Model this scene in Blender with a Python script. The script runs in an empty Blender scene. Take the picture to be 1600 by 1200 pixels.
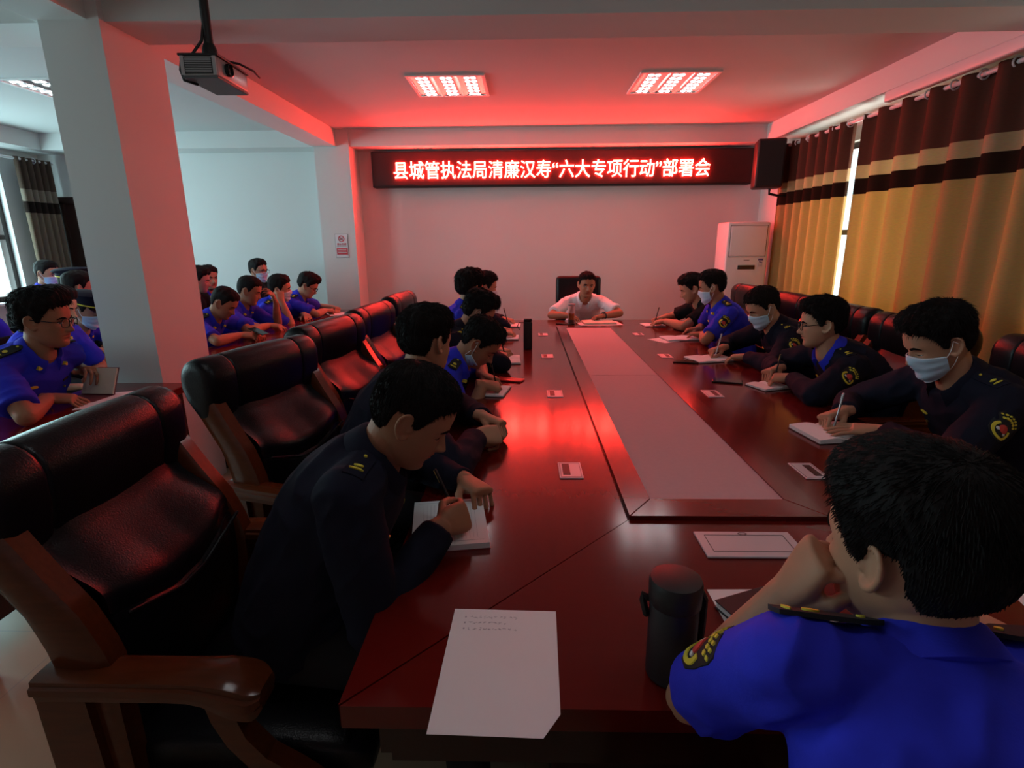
import bpy, bmesh, math, random
import numpy as np
from mathutils import Vector, Matrix
from mathutils.bvhtree import BVHTree

random.seed(7)
np.random.seed(7)
PI = math.pi
scene = bpy.context.scene
COL = scene.collection

# ------------------------------------------------------------------ camera
cam_data = bpy.data.cameras.new('camera')
cam = bpy.data.objects.new('camera', cam_data)
COL.objects.link(cam)
scene.camera = cam
YAW, PITCH, ROLL, FOCAL = 0.02458576, 0.2563135, -0.00721452, 841.0
_f = Vector((-math.sin(YAW)*math.cos(PITCH), math.cos(YAW)*math.cos(PITCH), -math.sin(PITCH)))
_r = Vector((math.cos(YAW), math.sin(YAW), 0))
_u = _r.cross(_f)
_r2 = math.cos(ROLL)*_r + math.sin(ROLL)*_u
_u2 = -math.sin(ROLL)*_r + math.cos(ROLL)*_u
cam.matrix_world = Matrix(((_r2.x, _u2.x, -_f.x, 0), (_r2.y, _u2.y, -_f.y, 0), (_r2.z, _u2.z, -_f.z, 1.50), (0, 0, 0, 1)))
cam_data.sensor_fit = 'HORIZONTAL'
cam_data.sensor_width = 36
cam_data.lens = FOCAL/1600*36
cam_data.clip_start = 0.02

# ------------------------------------------------------------------ world, daylight, exposure
world = bpy.data.worlds.new('overcast_sky')
scene.world = world
world.use_nodes = True
_bg = world.node_tree.nodes['Background']
_bg.inputs['Color'].default_value = (0.82, 0.97, 0.98, 1)
_bg.inputs['Strength'].default_value = 2.0

def daylight(name, loc, direction, sx, sy, power, color):
    ld = bpy.data.lights.new(name, 'AREA')
    ld.shape = 'RECTANGLE'
    ld.size, ld.size_y, ld.energy, ld.color = sx, sy, power, color
    o = bpy.data.objects.new(name, ld)
    COL.objects.link(o)
    o.location = loc
    o.rotation_euler = Vector(direction).to_track_quat('-Z', 'Y').to_euler()
    return o
# overcast daylight entering through the windows of the left wall and behind the curtains on the right
WIN_L = [(4.35, 6.22), (1.55, 3.35), (-1.6, 0.5)]
for a, b in WIN_L:
    daylight('window_daylight', (-6.02, (a+b)/2, 1.62), (1, 0, -0.12), 1.4, b-a, 115 if a > 0 else 10, (0.62, 0.94, 1.0))
WIN_R = [(4.02, 5.92), (1.1, 3.0)]
for a, b in WIN_R:
    daylight('curtained_window_daylight', (3.16, (a+b)/2, 1.6), (-1, 0, -0.1), 1.5, b-a, 60, (1.0, 0.93, 0.78))

scene.view_settings.view_transform = 'Standard'
scene.view_settings.look = 'None'
scene.view_settings.gamma = 1
scene.view_settings.use_curve_mapping = False
scene.view_settings.exposure = 0.0

# ------------------------------------------------------------------ materials
def new_mat(name):
    m = bpy.data.materials.new(name)
    m.use_nodes = True
    nt = m.node_tree
    return m, nt, nt.nodes['Principled BSDF']

def mat(name, color, rough=0.5, metal=0.0, noise=0.0, nscale=30.0, bump=0.0, bscale=200.0, emit=None, estr=0.0,
        coat=0.0, sheen=0.0, stretch=(1, 1, 1), spec=None, alpha=None, trans=0.0):
    m, nt, b = new_mat(name)
    b.inputs['Base Color'].default_value = (*color, 1)
    b.inputs['Roughness'].default_value = rough
    b.inputs['Metallic'].default_value = metal
    if spec is not None: b.inputs['Specular IOR Level'].default_value = spec
    if coat:
        b.inputs['Coat Weight'].default_value = coat
        b.inputs['Coat Roughness'].default_value = 0.08
    if sheen:
        b.inputs['Sheen Weight'].default_value = sheen
    if trans:
        b.inputs['Transmission Weight'].default_value = trans
    if emit:
        b.inputs['Emission Color'].default_value = (*emit, 1)
        b.inputs['Emission Strength'].default_value = estr
    if noise or bump:
        tc = nt.nodes.new('ShaderNodeTexCoord')
        mp = nt.nodes.new('ShaderNodeMapping')
        mp.inputs['Scale'].default_value = stretch
        nt.links.new(tc.outputs['Object'], mp.inputs['Vector'])
    if noise:
        n = nt.nodes.new('ShaderNodeTexNoise')
        n.inputs['Scale'].default_value = nscale
        n.inputs['Detail'].default_value = 5
        nt.links.new(mp.outputs['Vector'], n.inputs['Vector'])
        mx = nt.nodes.new('ShaderNodeMix'); mx.data_type = 'RGBA'
        mx.inputs['A'].default_value = (*[c*(1-noise) for c in color], 1)
        mx.inputs['B'].default_value = (*[min(1, c*(1+noise)) for c in color], 1)
        nt.links.new(n.outputs['Fac'], mx.inputs['Factor'])
        nt.links.new(mx.outputs['Result'], b.inputs['Base Color'])
    if bump:
        n2 = nt.nodes.new('ShaderNodeTexNoise')
        n2.inputs['Scale'].default_value = bscale
        n2.inputs['Detail'].default_value = 3
        nt.links.new(mp.outputs['Vector'], n2.inputs['Vector'])
        bp = nt.nodes.new('ShaderNodeBump')
        bp.inputs['Strength'].default_value = bump
        bp.inputs['Distance'].default_value = 0.004
        nt.links.new(n2.outputs['Fac'], bp.inputs['Height'])
        nt.links.new(bp.outputs['Normal'], b.inputs['Normal'])
    return m

M = {}
M['plaster'] = mat('white_plaster', (0.66, 0.66, 0.65), 0.9, bump=0.05, bscale=120, noise=0.02, nscale=3)
M['ceiling'] = mat('ceiling_paint', (0.57, 0.57, 0.56), 0.92, noise=0.02, nscale=2)
M['mahogany'] = mat('mahogany_lacquer', (0.125, 0.006, 0.004), 0.145, noise=0.10, nscale=7, stretch=(1, 6, 1), spec=0.55)
M['mahogany_x'] = mat('mahogany_lacquer_cross', (0.125, 0.006, 0.004), 0.145, noise=0.10, nscale=7, stretch=(6, 1, 1), spec=0.55)
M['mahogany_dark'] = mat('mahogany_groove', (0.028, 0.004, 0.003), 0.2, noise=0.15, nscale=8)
M['chair_wood'] = mat('chair_walnut', (0.095, 0.020, 0.006), 0.17, noise=0.3, nscale=10, stretch=(1, 8, 8), spec=0.4)
M['inlay'] = mat('inlay_felt', (0.55, 0.36, 0.38), 0.8, noise=0.05, nscale=60)
M['leather'] = mat('black_leather', (0.006, 0.005, 0.007), 0.30, bump=0.22, bscale=260, spec=0.22)
M['black'] = mat('black_plastic', (0.010, 0.010, 0.011), 0.5)
M['black_gloss'] = mat('black_gloss', (0.008, 0.008, 0.009), 0.12)
M['display'] = mat('led_display_face', (0.034, 0.009, 0.009), 0.5)
M['led_text'] = mat('led_text_red', (0.4, 0.02, 0.02), 0.5, emit=(1.0, 0.034, 0.024), estr=112)
M['led_white'] = mat('lamp_led_white', (0.9, 0.9, 0.9), 0.4, emit=(0.95, 0.97, 1.0), estr=19)
M['lamp_metal'] = mat('lamp_reflector', (0.75, 0.75, 0.75), 0.3, metal=0.9)
M['lamp_frame'] = mat('lamp_frame_white', (0.75, 0.75, 0.74), 0.5)
M['white_plastic'] = mat('white_plastic', (0.68, 0.68, 0.70), 0.35)
M['white_gloss'] = mat('white_aircon_shell', (0.74, 0.74, 0.76), 0.28)
M['grey_seam'] = mat('grey_seam', (0.20, 0.19, 0.20), 0.6)
M['plate'] = mat('anodised_plate', (0.62, 0.58, 0.62), 0.4, metal=0.15)
M['plate_line'] = mat('plate_line', (0.10, 0.08, 0.09), 0.5)
M['paper'] = mat('paper', (0.80, 0.80, 0.82), 0.8, noise=0.02, nscale=8)
M['ink'] = mat('pencil_ink', (0.36, 0.36, 0.42), 0.8)
M['cover_red'] = mat('notebook_cover_red', (0.20, 0.03, 0.04), 0.5)
M['cover_black'] = mat('notebook_cover_black', (0.012, 0.010, 0.014), 0.5)
M['cream_paper'] = mat('cream_paper', (0.72, 0.68, 0.55), 0.8)
M['gold'] = mat('brass_button', (0.75, 0.48, 0.14), 0.3, metal=0.85)
M['yellow'] = mat('yellow_embroidery', (0.72, 0.60, 0.05), 0.7)
M['red_thread'] = mat('red_embroidery', (0.62, 0.05, 0.04), 0.7)
M['white_thread'] = mat('white_embroidery', (0.75, 0.75, 0.75), 0.7)
M['patch'] = mat('patch_black_cloth', (0.010, 0.010, 0.014), 0.85)
M['blue'] = mat('royal_blue_shirt', (0.030, 0.036, 0.64), 0.82, spec=0.2, noise=0.10, nscale=40, bump=0.12, bscale=380)
M['navy'] = mat('navy_uniform', (0.010, 0.010, 0.022), 0.85, spec=0.15, noise=0.12, nscale=40, bump=0.12, bscale=380)
M['black_cloth'] = mat('black_tshirt', (0.008, 0.008, 0.009), 0.9, spec=0.15, bump=0.1, bscale=300)
M['white_cloth'] = mat('white_shirt', (0.84, 0.84, 0.88), 0.85, bump=0.1, bscale=300)
M['trousers'] = mat('dark_trousers', (0.010, 0.010, 0.014), 0.9)
M['hair'] = mat('black_hair', (0.010, 0.007, 0.007), 0.7, bump=0.4, bscale=240, stretch=(1, 1, 0.25), spec=0.12)
M['mask'] = mat('medical_mask', (0.50, 0.68, 0.84), 0.85, bump=0.15, bscale=300)
M['mask_edge'] = mat('mask_white_edge', (0.80, 0.82, 0.86), 0.85)
M['loop'] = mat('mask_loop', (0.82, 0.82, 0.84), 0.8)
M['eye_white'] = mat('eye_white', (0.62, 0.58, 0.55), 0.3)
M['iris'] = mat('dark_iris', (0.012, 0.008, 0.006), 0.15)
M['steel'] = mat('steel', (0.55, 0.55, 0.58), 0.3, metal=0.9)
M['silver'] = mat('projector_silver', (0.42, 0.42, 0.43), 0.4, metal=0.3)
M['dark_brown'] = mat('dark_brown_frame', (0.030, 0.012, 0.009), 0.4, noise=0.2, nscale=8)
M['red_case'] = mat('red_phone_case', (0.45, 0.03, 0.03), 0.4)
M['sign_red'] = mat('sign_red', (0.55, 0.03, 0.05), 0.5)
M['sign_white'] = mat('sign_white', (0.72, 0.70, 0.72), 0.5)
M['sign_ink'] = mat('sign_ink', (0.10, 0.06, 0.08), 0.5)
M['tea'] = mat('tea', (0.45, 0.20, 0.02), 0.1, trans=0.5)
M['tea_leaf'] = mat('tea_leaves', (0.03, 0.03, 0.008), 0.8)
M['sticker_blue'] = mat('sticker_blue', (0.08, 0.06, 0.22), 0.5)

def glass_mat():
    m, nt, b = new_mat('clear_glass')
    b.inputs['Base Color'].default_value = (1, 1, 1, 1)
    b.inputs['Roughness'].default_value = 0.03
    b.inputs['Transmission Weight'].default_value = 1.0
    b.inputs['IOR'].default_value = 1.45
    return m
M['glass'] = glass_mat()

def pane_mat():
    m = bpy.data.materials.new('window_glass')
    m.use_nodes = True
    nt = m.node_tree
    nt.nodes.clear()
    o = nt.nodes.new('ShaderNodeOutputMaterial')
    t = nt.nodes.new('ShaderNodeBsdfTransparent'); t.inputs['Color'].default_value = (0.93, 0.97, 0.97, 1)
    g = nt.nodes.new('ShaderNodeBsdfGlossy'); g.inputs['Roughness'].default_value = 0.05
    x = nt.nodes.new('ShaderNodeMixShader'); x.inputs[0].default_value = 0.06
    nt.links.new(t.outputs[0], x.inputs[1]); nt.links.new(g.outputs[0], x.inputs[2]); nt.links.new(x.outputs[0], o.inputs[0])
    return m
M['pane'] = pane_mat()

def floor_mat():
    m, nt, b = new_mat('beige_floor_tile')
    tc = nt.nodes.new('ShaderNodeTexCoord')
    br = nt.nodes.new('ShaderNodeTexBrick')
    br.offset = 0.0
    br.inputs['Scale'].default_value = 1.0
    br.inputs['Brick Width'].default_value = 0.6
    br.inputs['Row Height'].default_value = 0.6
    br.inputs['Mortar Size'].default_value = 0.0025
    br.inputs['Color1'].default_value = (0.46, 0.31, 0.21, 1)
    br.inputs['Color2'].default_value = (0.43, 0.29, 0.20, 1)
    br.inputs['Mortar'].default_value = (0.36, 0.26, 0.20, 1)
    nt.links.new(tc.outputs['Object'], br.inputs['Vector'])
    nt.links.new(br.outputs['Color'], b.inputs['Base Color'])
    b.inputs['Roughness'].default_value = 0.28
    return m
M['floor'] = floor_mat()

def skin_mat(name, base):
    m, nt, b = new_mat(name)
    at = nt.nodes.new('ShaderNodeAttribute'); at.attribute_name = 'lip'
    n = nt.nodes.new('ShaderNodeTexNoise'); n.inputs['Scale'].default_value = 28; n.inputs['Detail'].default_value = 4
    tc = nt.nodes.new('ShaderNodeTexCoord'); nt.links.new(tc.outputs['Object'], n.inputs['Vector'])
    m1 = nt.nodes.new('ShaderNodeMix'); m1.data_type = 'RGBA'
    m1.inputs['A'].default_value = (*[c*0.88 for c in base], 1)
    m1.inputs['B'].default_value = (*[c*1.1 for c in base], 1)
    nt.links.new(n.outputs['Fac'], m1.inputs['Factor'])
    m2 = nt.nodes.new('ShaderNodeMix'); m2.data_type = 'RGBA'
    m2.inputs['B'].default_value = (base[0]*0.75, base[1]*0.40, base[2]*0.42, 1)
    nt.links.new(at.outputs['Fac'], m2.inputs['Factor'])
    nt.links.new(m1.outputs['Result'], m2.inputs['A'])
    nt.links.new(m2.outputs['Result'], b.inputs['Base Color'])
    b.inputs['Roughness'].default_value = 0.55
    b.inputs['Specular IOR Level'].default_value = 0.3
    b.inputs['Subsurface Weight'].default_value = 0.06
    b.inputs['Subsurface Radius'].default_value = (0.012, 0.005, 0.003)
    return m
M['skin'] = skin_mat('skin', (0.47, 0.235, 0.145))
M['skin_tan'] = skin_mat('skin_tanned', (0.39, 0.175, 0.10))

def curtain_mat(name, bands):
    """woven curtain with bands at fixed heights; the cloth lets daylight through"""
    m = bpy.data.materials.new(name)
    m.use_nodes = True
    nt = m.node_tree
    nt.nodes.clear()
    o = nt.nodes.new('ShaderNodeOutputMaterial')
    geo = nt.nodes.new('ShaderNodeNewGeometry')
    sep = nt.nodes.new('ShaderNodeSeparateXYZ')
    nt.links.new(geo.outputs['Position'], sep.inputs[0])
    mr = nt.nodes.new('ShaderNodeMapRange')
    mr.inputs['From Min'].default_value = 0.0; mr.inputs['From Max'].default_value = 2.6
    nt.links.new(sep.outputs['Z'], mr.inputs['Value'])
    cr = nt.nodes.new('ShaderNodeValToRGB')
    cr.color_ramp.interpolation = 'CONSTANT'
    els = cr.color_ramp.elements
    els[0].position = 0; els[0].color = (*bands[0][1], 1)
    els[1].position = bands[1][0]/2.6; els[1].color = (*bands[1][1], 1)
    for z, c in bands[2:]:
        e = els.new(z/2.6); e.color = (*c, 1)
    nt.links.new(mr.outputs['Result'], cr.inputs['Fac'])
    wv = nt.nodes.new('ShaderNodeTexNoise'); wv.inputs['Scale'].default_value = 40; wv.inputs['Detail'].default_value = 4
    mp = nt.nodes.new('ShaderNodeMapping'); mp.inputs['Scale'].default_value = (1, 1, 6)
    nt.links.new(geo.outputs['Position'], mp.inputs['Vector']); nt.links.new(mp.outputs['Vector'], wv.inputs['Vector'])
    mx = nt.nodes.new('ShaderNodeMix'); mx.data_type = 'RGBA'; mx.blend_type = 'MULTIPLY'
    mx.inputs['Factor'].default_value = 0.35
    nt.links.new(cr.outputs['Color'], mx.inputs['A']); nt.links.new(wv.outputs['Color'], mx.inputs['B'])
    d = nt.nodes.new('ShaderNodeBsdfDiffuse'); t = nt.nodes.new('ShaderNodeBsdfTranslucent')
    nt.links.new(mx.outputs['Result'], d.inputs['Color']); nt.links.new(mx.outputs['Result'], t.inputs['Color'])
    x = nt.nodes.new('ShaderNodeMixShader'); x.inputs[0].default_value = 0.42
    nt.links.new(d.outputs[0], x.inputs[1]); nt.links.new(t.outputs[0], x.inputs[2]); nt.links.new(x.outputs[0], o.inputs[0])
    return m
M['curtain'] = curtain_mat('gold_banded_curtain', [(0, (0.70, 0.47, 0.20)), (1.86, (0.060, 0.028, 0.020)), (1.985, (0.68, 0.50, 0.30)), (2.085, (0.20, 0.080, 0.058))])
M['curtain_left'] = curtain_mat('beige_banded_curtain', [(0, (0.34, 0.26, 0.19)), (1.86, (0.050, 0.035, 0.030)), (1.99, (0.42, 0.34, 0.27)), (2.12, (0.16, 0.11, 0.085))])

# ------------------------------------------------------------------ geometry helpers
class Geo:
    def __init__(self):
        self.v, self.f, self.m, self.n = [], [], [], 0
    def add(self, verts, faces, mi=0):
        verts = np.asarray(verts, float).reshape(-1, 3)
        b = self.n
        self.v.append(verts)
        self.f += [tuple(i+b for i in f) for f in faces]
        self.m += [mi]*len(faces)
        self.n += len(verts)
        return self
    def verts(self):
        return np.concatenate(self.v) if self.v else np.zeros((0, 3))
    def loft(self, rings, mi=0, cap=True, closed=True):
        k, n = len(rings), len(rings[0])
        fs = []
        for i in range(k-1):
            for j in range(n if closed else n-1):
                a, b = i*n+j, i*n+(j+1) % n
                fs.append((a, b, b+n, a+n))
        if cap and closed:
            fs.append(tuple(reversed(range(n))))
            fs.append(tuple((k-1)*n+j for j in range(n)))
        return self.add(np.concatenate([np.asarray(r, float) for r in rings]), fs, mi)
    def box(self, c, s, mi=0, R=None, bev=0.0):
        c = np.asarray(c, float); h = np.asarray(s, float)/2
        if bev <= 0:
            p = np.array([[x, y, z] for x in (-1, 1) for y in (-1, 1) for z in (-1, 1)], float)*h
            fs = [(0, 1, 3, 2), (4, 6, 7, 5), (0, 4, 5, 1), (2, 3, 7, 6), (0, 2, 6, 4), (1, 5, 7, 3)]
        else:
            bm = bmesh.new()
            bmesh.ops.create_cube(bm, size=1)
            for v in bm.verts: v.co = Vector((v.co.x*2*h[0], v.co.y*2*h[1], v.co.z*2*h[2]))
            bmesh.ops.bevel(bm, geom=list(bm.edges), offset=min(bev, min(h)*0.95), segments=3, profile=0.5, affect='EDGES')
            bm.verts.index_update()
            p = np.array([v.co[:] for v in bm.verts]); fs = [tuple(v.index for v in f.verts) for f in bm.faces]
            bm.free()
        if R is not None: p = p @ np.asarray(R, float).T
        return self.add(p+c, fs, mi)
    def tube(self, pts, rad, n=12, mi=0, up=(0, 0, 1), flat=None, dome=True):
        """round-ended tube along pts; rad a number or list; flat = list of width factors across 'up'"""
        P = np.asarray(pts, float); k = len(P)
        R = np.full(k, rad, float) if np.isscalar(rad) else np.asarray(rad, float)
        Fl = np.ones(k) if flat is None else (np.full(k, flat, float) if np.isscalar(flat) else np.asarray(flat, float))
        T = np.gradient(P, axis=0); T /= np.linalg.norm(T, axis=1)[:, None]+1e-12
        U = np.asarray(up, float)
        if abs(T[0] @ U) > 0.95*np.linalg.norm(U): U = np.array([1., 0.2, 0])
        rings = []
        a = np.arange(n)*2*PI/n
        def ring(c, t, r, u, fl):
            x = np.cross(u, t); x /= np.linalg.norm(x)+1e-12
            y = np.cross(t, x)
            return c+r*fl*np.cos(a)[:, None]*x+r*np.sin(a)[:, None]*y
        us = []
        u = U
        for i in range(k):
            u = u-T[i]*(u @ T[i]); u /= np.linalg.norm(u)+1e-12
            us.append(u)
        if dome:
            for q in (80, 55, 28):
                s = math.radians(q); rings.append(ring(P[0]-T[0]*R[0]*math.sin(s), T[0], R[0]*math.cos(s), us[0], Fl[0]))
        for i in range(k): rings.append(ring(P[i], T[i], R[i], us[i], Fl[i]))
        if dome:
            for q in (28, 55, 80):
                s = math.radians(q); rings.append(ring(P[-1]+T[-1]*R[-1]*math.sin(s), T[-1], R[-1]*math.cos(s), us[-1], Fl[-1]))
        return self.loft(rings, mi)
    def lathe(self, prof, c=(0, 0, 0), n=32, mi=0, R=None):
        a = np.arange(n)*2*PI/n
        rings = [np.stack([r*np.cos(a), r*np.sin(a), np.full(n, z)], 1) for r, z in prof]
        if R is not None: rings = [q @ np.asarray(R, float).T for q in rings]
        return self.loft([q+np.asarray(c, float) for q in rings], mi)
    def prism(self, poly, z0, z1, mi=0, R=None, c=(0, 0, 0)):
        p = np.asarray(poly, float); n = len(p)
        r = [np.c_[p, np.full(n, z)] for z in (z0, z1)]
        if R is not None: r = [q @ np.asarray(R, float).T for q in r]
        return self.loft([q+np.asarray(c, float) for q in r], mi)
    def ellipsoid(self, c, s, R=None, n=20, mi=0):
        a = np.arange(n)*2*PI/n
        rings = []
        for t in np.linspace(-PI/2+0.12, PI/2-0.12, n//2+1):
            q = np.stack([np.cos(a)*math.cos(t)*s[0], np.sin(a)*math.cos(t)*s[1], np.full(n, math.sin(t)*s[2])], 1)
            if R is not None: q = q @ np.asarray(R, float).T
            rings.append(q+np.asarray(c, float))
        return self.loft(rings, mi)
    def mesh(self, name, mats, smooth=False, sharp=None):
        me = bpy.data.meshes.new(name)
        V = self.verts()
        me.from_pydata(V.tolist(), [], self.f)
        for m in (mats if isinstance(mats, (list, tuple)) else [mats]): me.materials.append(m)
        me.polygons.foreach_set('material_index', self.m)
        if smooth:
            me.polygons.foreach_set('use_smooth', [True]*len(self.f))
            if sharp: me.set_sharp_from_angle(angle=math.radians(sharp))
        me.update()
        return me
    def obj(self, name, mats, parent=None, smooth=False, sharp=40, loc=None):
        return link(name, self.mesh(name, mats, smooth, sharp), parent, loc)

def link(name, data, parent=None, loc=None):
    o = bpy.data.objects.new(name, data)
    COL.objects.link(o)
    if parent is not None: o.parent = parent
    if loc is not None: o.location = loc
    return o
def tag(o, label=None, cat=None, group=None, kind=None):
    if label: o['label'] = label
    if cat: o['category'] = cat
    if group: o['group'] = group
    if kind: o['kind'] = kind
    return o
def thing(name, label, cat, loc=(0, 0, 0), rz=0.0, group=None):
    o = link(name, None)
    o.empty_display_size = 0.1
    o.location = loc; o.rotation_euler = (0, 0, rz)
    return tag(o, label, cat, group)
def copy_tree(o, parent=None):
    c = o.copy(); COL.objects.link(c)
    if parent is not None: c.parent = parent
    for ch in list(o.children): copy_tree(ch, c)
    return c
def struct(name, g, m, smooth=False, parent=None):
    o = g.obj(name, m, parent, smooth)
    if parent is None: o['kind'] = 'structure'
    return o
def Rz(a):
    c, s = math.cos(a), math.sin(a)
    return np.array([[c, -s, 0], [s, c, 0], [0, 0, 1.]])
def frame_from(x, up=(0, 0, 1)):
    """columns: forward, left, up"""
    x = np.asarray(x, float); x = x/np.linalg.norm(x)
    up = np.asarray(up, float)
    y = np.cross(up, x); y /= np.linalg.norm(y)
    return np.stack([x, y, np.cross(x, y)], 1)
def arc(n, r, a0, a1, c=(0, 0)):
    t = np.linspace(a0, a1, n)
    return np.stack([c[0]+r*np.cos(t), c[1]+r*np.sin(t)], 1)
def text_mesh(name, body, size, m, parent=None, extrude=0.0, offset=0.0, align='CENTER', fit=None, matrix=None):
    cu = bpy.data.curves.new(name, 'FONT')
    cu.body = body; cu.size = size; cu.extrude = extrude; cu.offset = offset; cu.align_x = align
    cu.resolution_u = 3
    tmp = bpy.data.objects.new(name, cu); COL.objects.link(tmp)
    dg = bpy.context.evaluated_depsgraph_get()
    me = bpy.data.meshes.new_from_object(tmp.evaluated_get(dg))
    bpy.data.objects.remove(tmp); bpy.data.curves.remove(cu)
    if fit:
        n = len(me.vertices); co = np.empty(n*3); me.vertices.foreach_get('co', co); co = co.reshape(-1, 3)
        lo, hi = co.min(0), co.max(0)
        s = np.array([fit[0]/(hi[0]-lo[0]), fit[1]/(hi[1]-lo[1]), 1.0])
        co = (co-(lo+hi)/2*np.array([1, 1, 0]))*s
        me.vertices.foreach_set('co', co.ravel())
    me.materials.clear(); me.materials.append(m)
    if matrix is not None: me.transform(matrix)
    me.update()
    return link(name, me, parent)
FACE_Y = Matrix.Rotation(PI/2, 4, 'X')          # lettering in the XZ plane, read from -Y
# ------------------------------------------------------------------ room shell
ZC, ZB = 2.725, 2.55
XL, XR, YF, YB = -5.80, 2.95, -3.2, 6.75
def slab(name, x0, x1, y0, y1, z0, z1, m):
    g = Geo(); g.box(((x0+x1)/2, (y0+y1)/2, (z0+z1)/2), (x1-x0, y1-y0, z1-z0))
    return struct(name, g, m)
slab('floor', XL-0.25, XR+0.25, YF-0.25, YB+0.25, -0.1, 0, M['floor'])
slab('ceiling', XL-0.25, XR+0.25, YF-0.25, YB+0.25, ZC, ZC+0.12, M['ceiling'])

def wall_x(name, x0, x1, wins, z0, z1):
    """wall across Y with window openings (ya, yb)"""
    g = Geo()
    ys = [YF-0.25]
    for a, b in sorted(wins): ys += [a, b]
    ys.append(YB+0.25)
    for i in range(0, len(ys), 2):
        g.box(((x0+x1)/2, (ys[i]+ys[i+1])/2, ZC/2), (x1-x0, ys[i+1]-ys[i], ZC))
    for a, b in wins:
        g.box(((x0+x1)/2, (a+b)/2, z0/2), (x1-x0, b-a, z0))
        g.box(((x0+x1)/2, (a+b)/2, (z1+ZC)/2), (x1-x0, b-a, ZC-z1))
    return struct(name, g, M['plaster'])
wall_x('wall_left', XL-0.2, XL, WIN_L, 0.9, 2.36)
wall_x('wall_right', XR, XR+0.2, WIN_R, 0.85, 2.36)
g = Geo(); g.box(((XL+XR)/2, YB+0.1, ZC/2), (XR-XL, 0.2, ZC)); struct('wall_back', g, M['plaster'])
g = Geo()
g.box(((XL+XR)/2, YF-0.1, ZC/2), (XR-XL, 0.2, ZC))
struct('wall_front', g, M['plaster'])
# beams and pillars
slab('trim_1', XL, XR, 6.42, YB, ZB, ZC, M['plaster'])
slab('trim_2', XL, XR, 2.92, 3.24, ZB, ZC, M['plaster'])
slab('trim_3', -2.36, -2.095, YF, 2.92, ZB, ZC, M['plaster'])
slab('trim_4', -2.36, -2.095, 3.24, 6.42, ZB, ZC, M['plaster'])
slab('trim_5', 2.64, XR, YF, 2.92, ZB, ZC, M['plaster'])
slab('trim_6', 2.64, XR, 3.24, 6.42, ZB, ZC, M['plaster'])
slab('trim_7', XL, -5.45, 3.24, 6.42, ZB, ZC, M['plaster'])
slab('wall_pillar_front', -2.335, -2.035, 2.885, 3.36, 0, ZC, M['plaster'])
slab('wall_pillar_back', -2.345, -1.952, 6.40, YB, 0, ZC, M['plaster'])
slab('wall_pillar_right', 2.77, XR, 6.26, YB, 0, ZB, M['plaster'])
# pvc duct under the right beam
g = Geo(); g.box((2.625, 1.0, 2.50), (0.055, 6.7, 0.075), bev=0.012); struct('trim_8', g, M['white_plastic'], True)
# skirting
for nm, a in (('baseboard_back', ((XL+XR)/2, YB-0.008, 0.05, XR-XL, 0.016, 0.1)),):
    g = Geo(); g.box(a[:3], a[3:]); struct(nm, g, M['grey_seam'])

def window(n, x, a, b, z0, z1, sgn):
    """frame with two sashes in the opening; sgn = +1 when the room lies towards +x"""
    fr = Geo(); w = 0.055; xc = x
    for y in (a+w/2, b-w/2, (a+b)/2): fr.box((xc, y, (z0+z1)/2), (0.07, w, z1-z0))
    for z in (z0+w/2, z1-w/2, z0+0.48*(z1-z0)): fr.box((xc, (a+b)/2, z), (0.066, b-a, w*0.9))
    o = struct('window_%d' % n, fr, M['dark_brown'])
    p = Geo(); p.box((xc, (a+b)/2, (z0+z1)/2), (0.006, b-a-0.04, z1-z0-0.04))
    p.obj('pane', M['pane'], o)
    s = Geo(); s.box((xc+sgn*0.10, (a+b)/2, z0-0.015), (0.26, b-a+0.1, 0.03), bev=0.006)
    s.obj('window_sill', M['plaster'], o)
k = 1
for a, b in WIN_L: window(k, XL-0.1, a, b, 0.9, 2.36, 1); k += 1
for a, b in WIN_R: window(k, XR+0.1, a, b, 0.85, 2.36, -1); k += 1
# dark door in the far left corner of the back wall
g = Geo()
for x in (-5.60, -4.66): g.box((x, YB-0.03, 1.0), (0.09, 0.06, 2.04))
g.box((-5.13, YB-0.03, 2.03), (1.03, 0.06, 0.08))
d = struct('door_1', g, M['dark_brown'])
g = Geo(); g.box((-5.13, YB-0.018, 1.0), (0.86, 0.035, 1.98))
for z in (0.55, 1.45): g.box((-5.13, YB-0.04, z), (0.6, 0.012, 0.7), bev=0.005)
g.obj('door_leaf', M['dark_brown'], d)
g = Geo(); g.tube([(-4.8, YB-0.04, 1.0), (-4.8, YB-0.09, 1.0), (-4.92, YB-0.09, 1.0)], 0.011); g.obj('door_handle', M['steel'], d, True)

# ------------------------------------------------------------------ curtains
def curtain(name, x, y0, y1, z0, z1, folds, amp, m, label, ring=True, phase=0.0):
    root = thing(name, label, 'curtain', (x, (y0+y1)/2, 0))
    n = max(24, int(folds*14))
    t = np.linspace(0, 1, n)
    ys = y0+(y1-y0)*t-(y0+y1)/2
    w = np.sin(2*PI*folds*t+phase)
    w = np.sign(w)*np.abs(w)**0.7
    rings = []
    for z in np.linspace(z1, z0, 26):
        q = (z1-z)/(z1-z0)
        a = amp*(1-0.25*q)
        wob = 0.012*np.sin(9*t+3*q)+0.006*np.sin(31*t+5*q)
        rings.append(np.stack([a*w+wob*q, ys+0.012*np.sin(6*q+8*t)*q, np.full(n, z)], 1))
    th = np.array([0.004, 0, 0])
    g = Geo()
    for r0, r1 in zip(rings[:-1], rings[1:]): pass
    outer = rings; inner = [r+th for r in rings]
    loops = [np.concatenate([a, b[::-1]]) for a, b in zip(outer, inner)]
    g.loft(loops)
    g.obj('curtain_cloth', m, root, True, 60)
    return root
M_folds = M['curtain']
CX = 2.745
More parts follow.
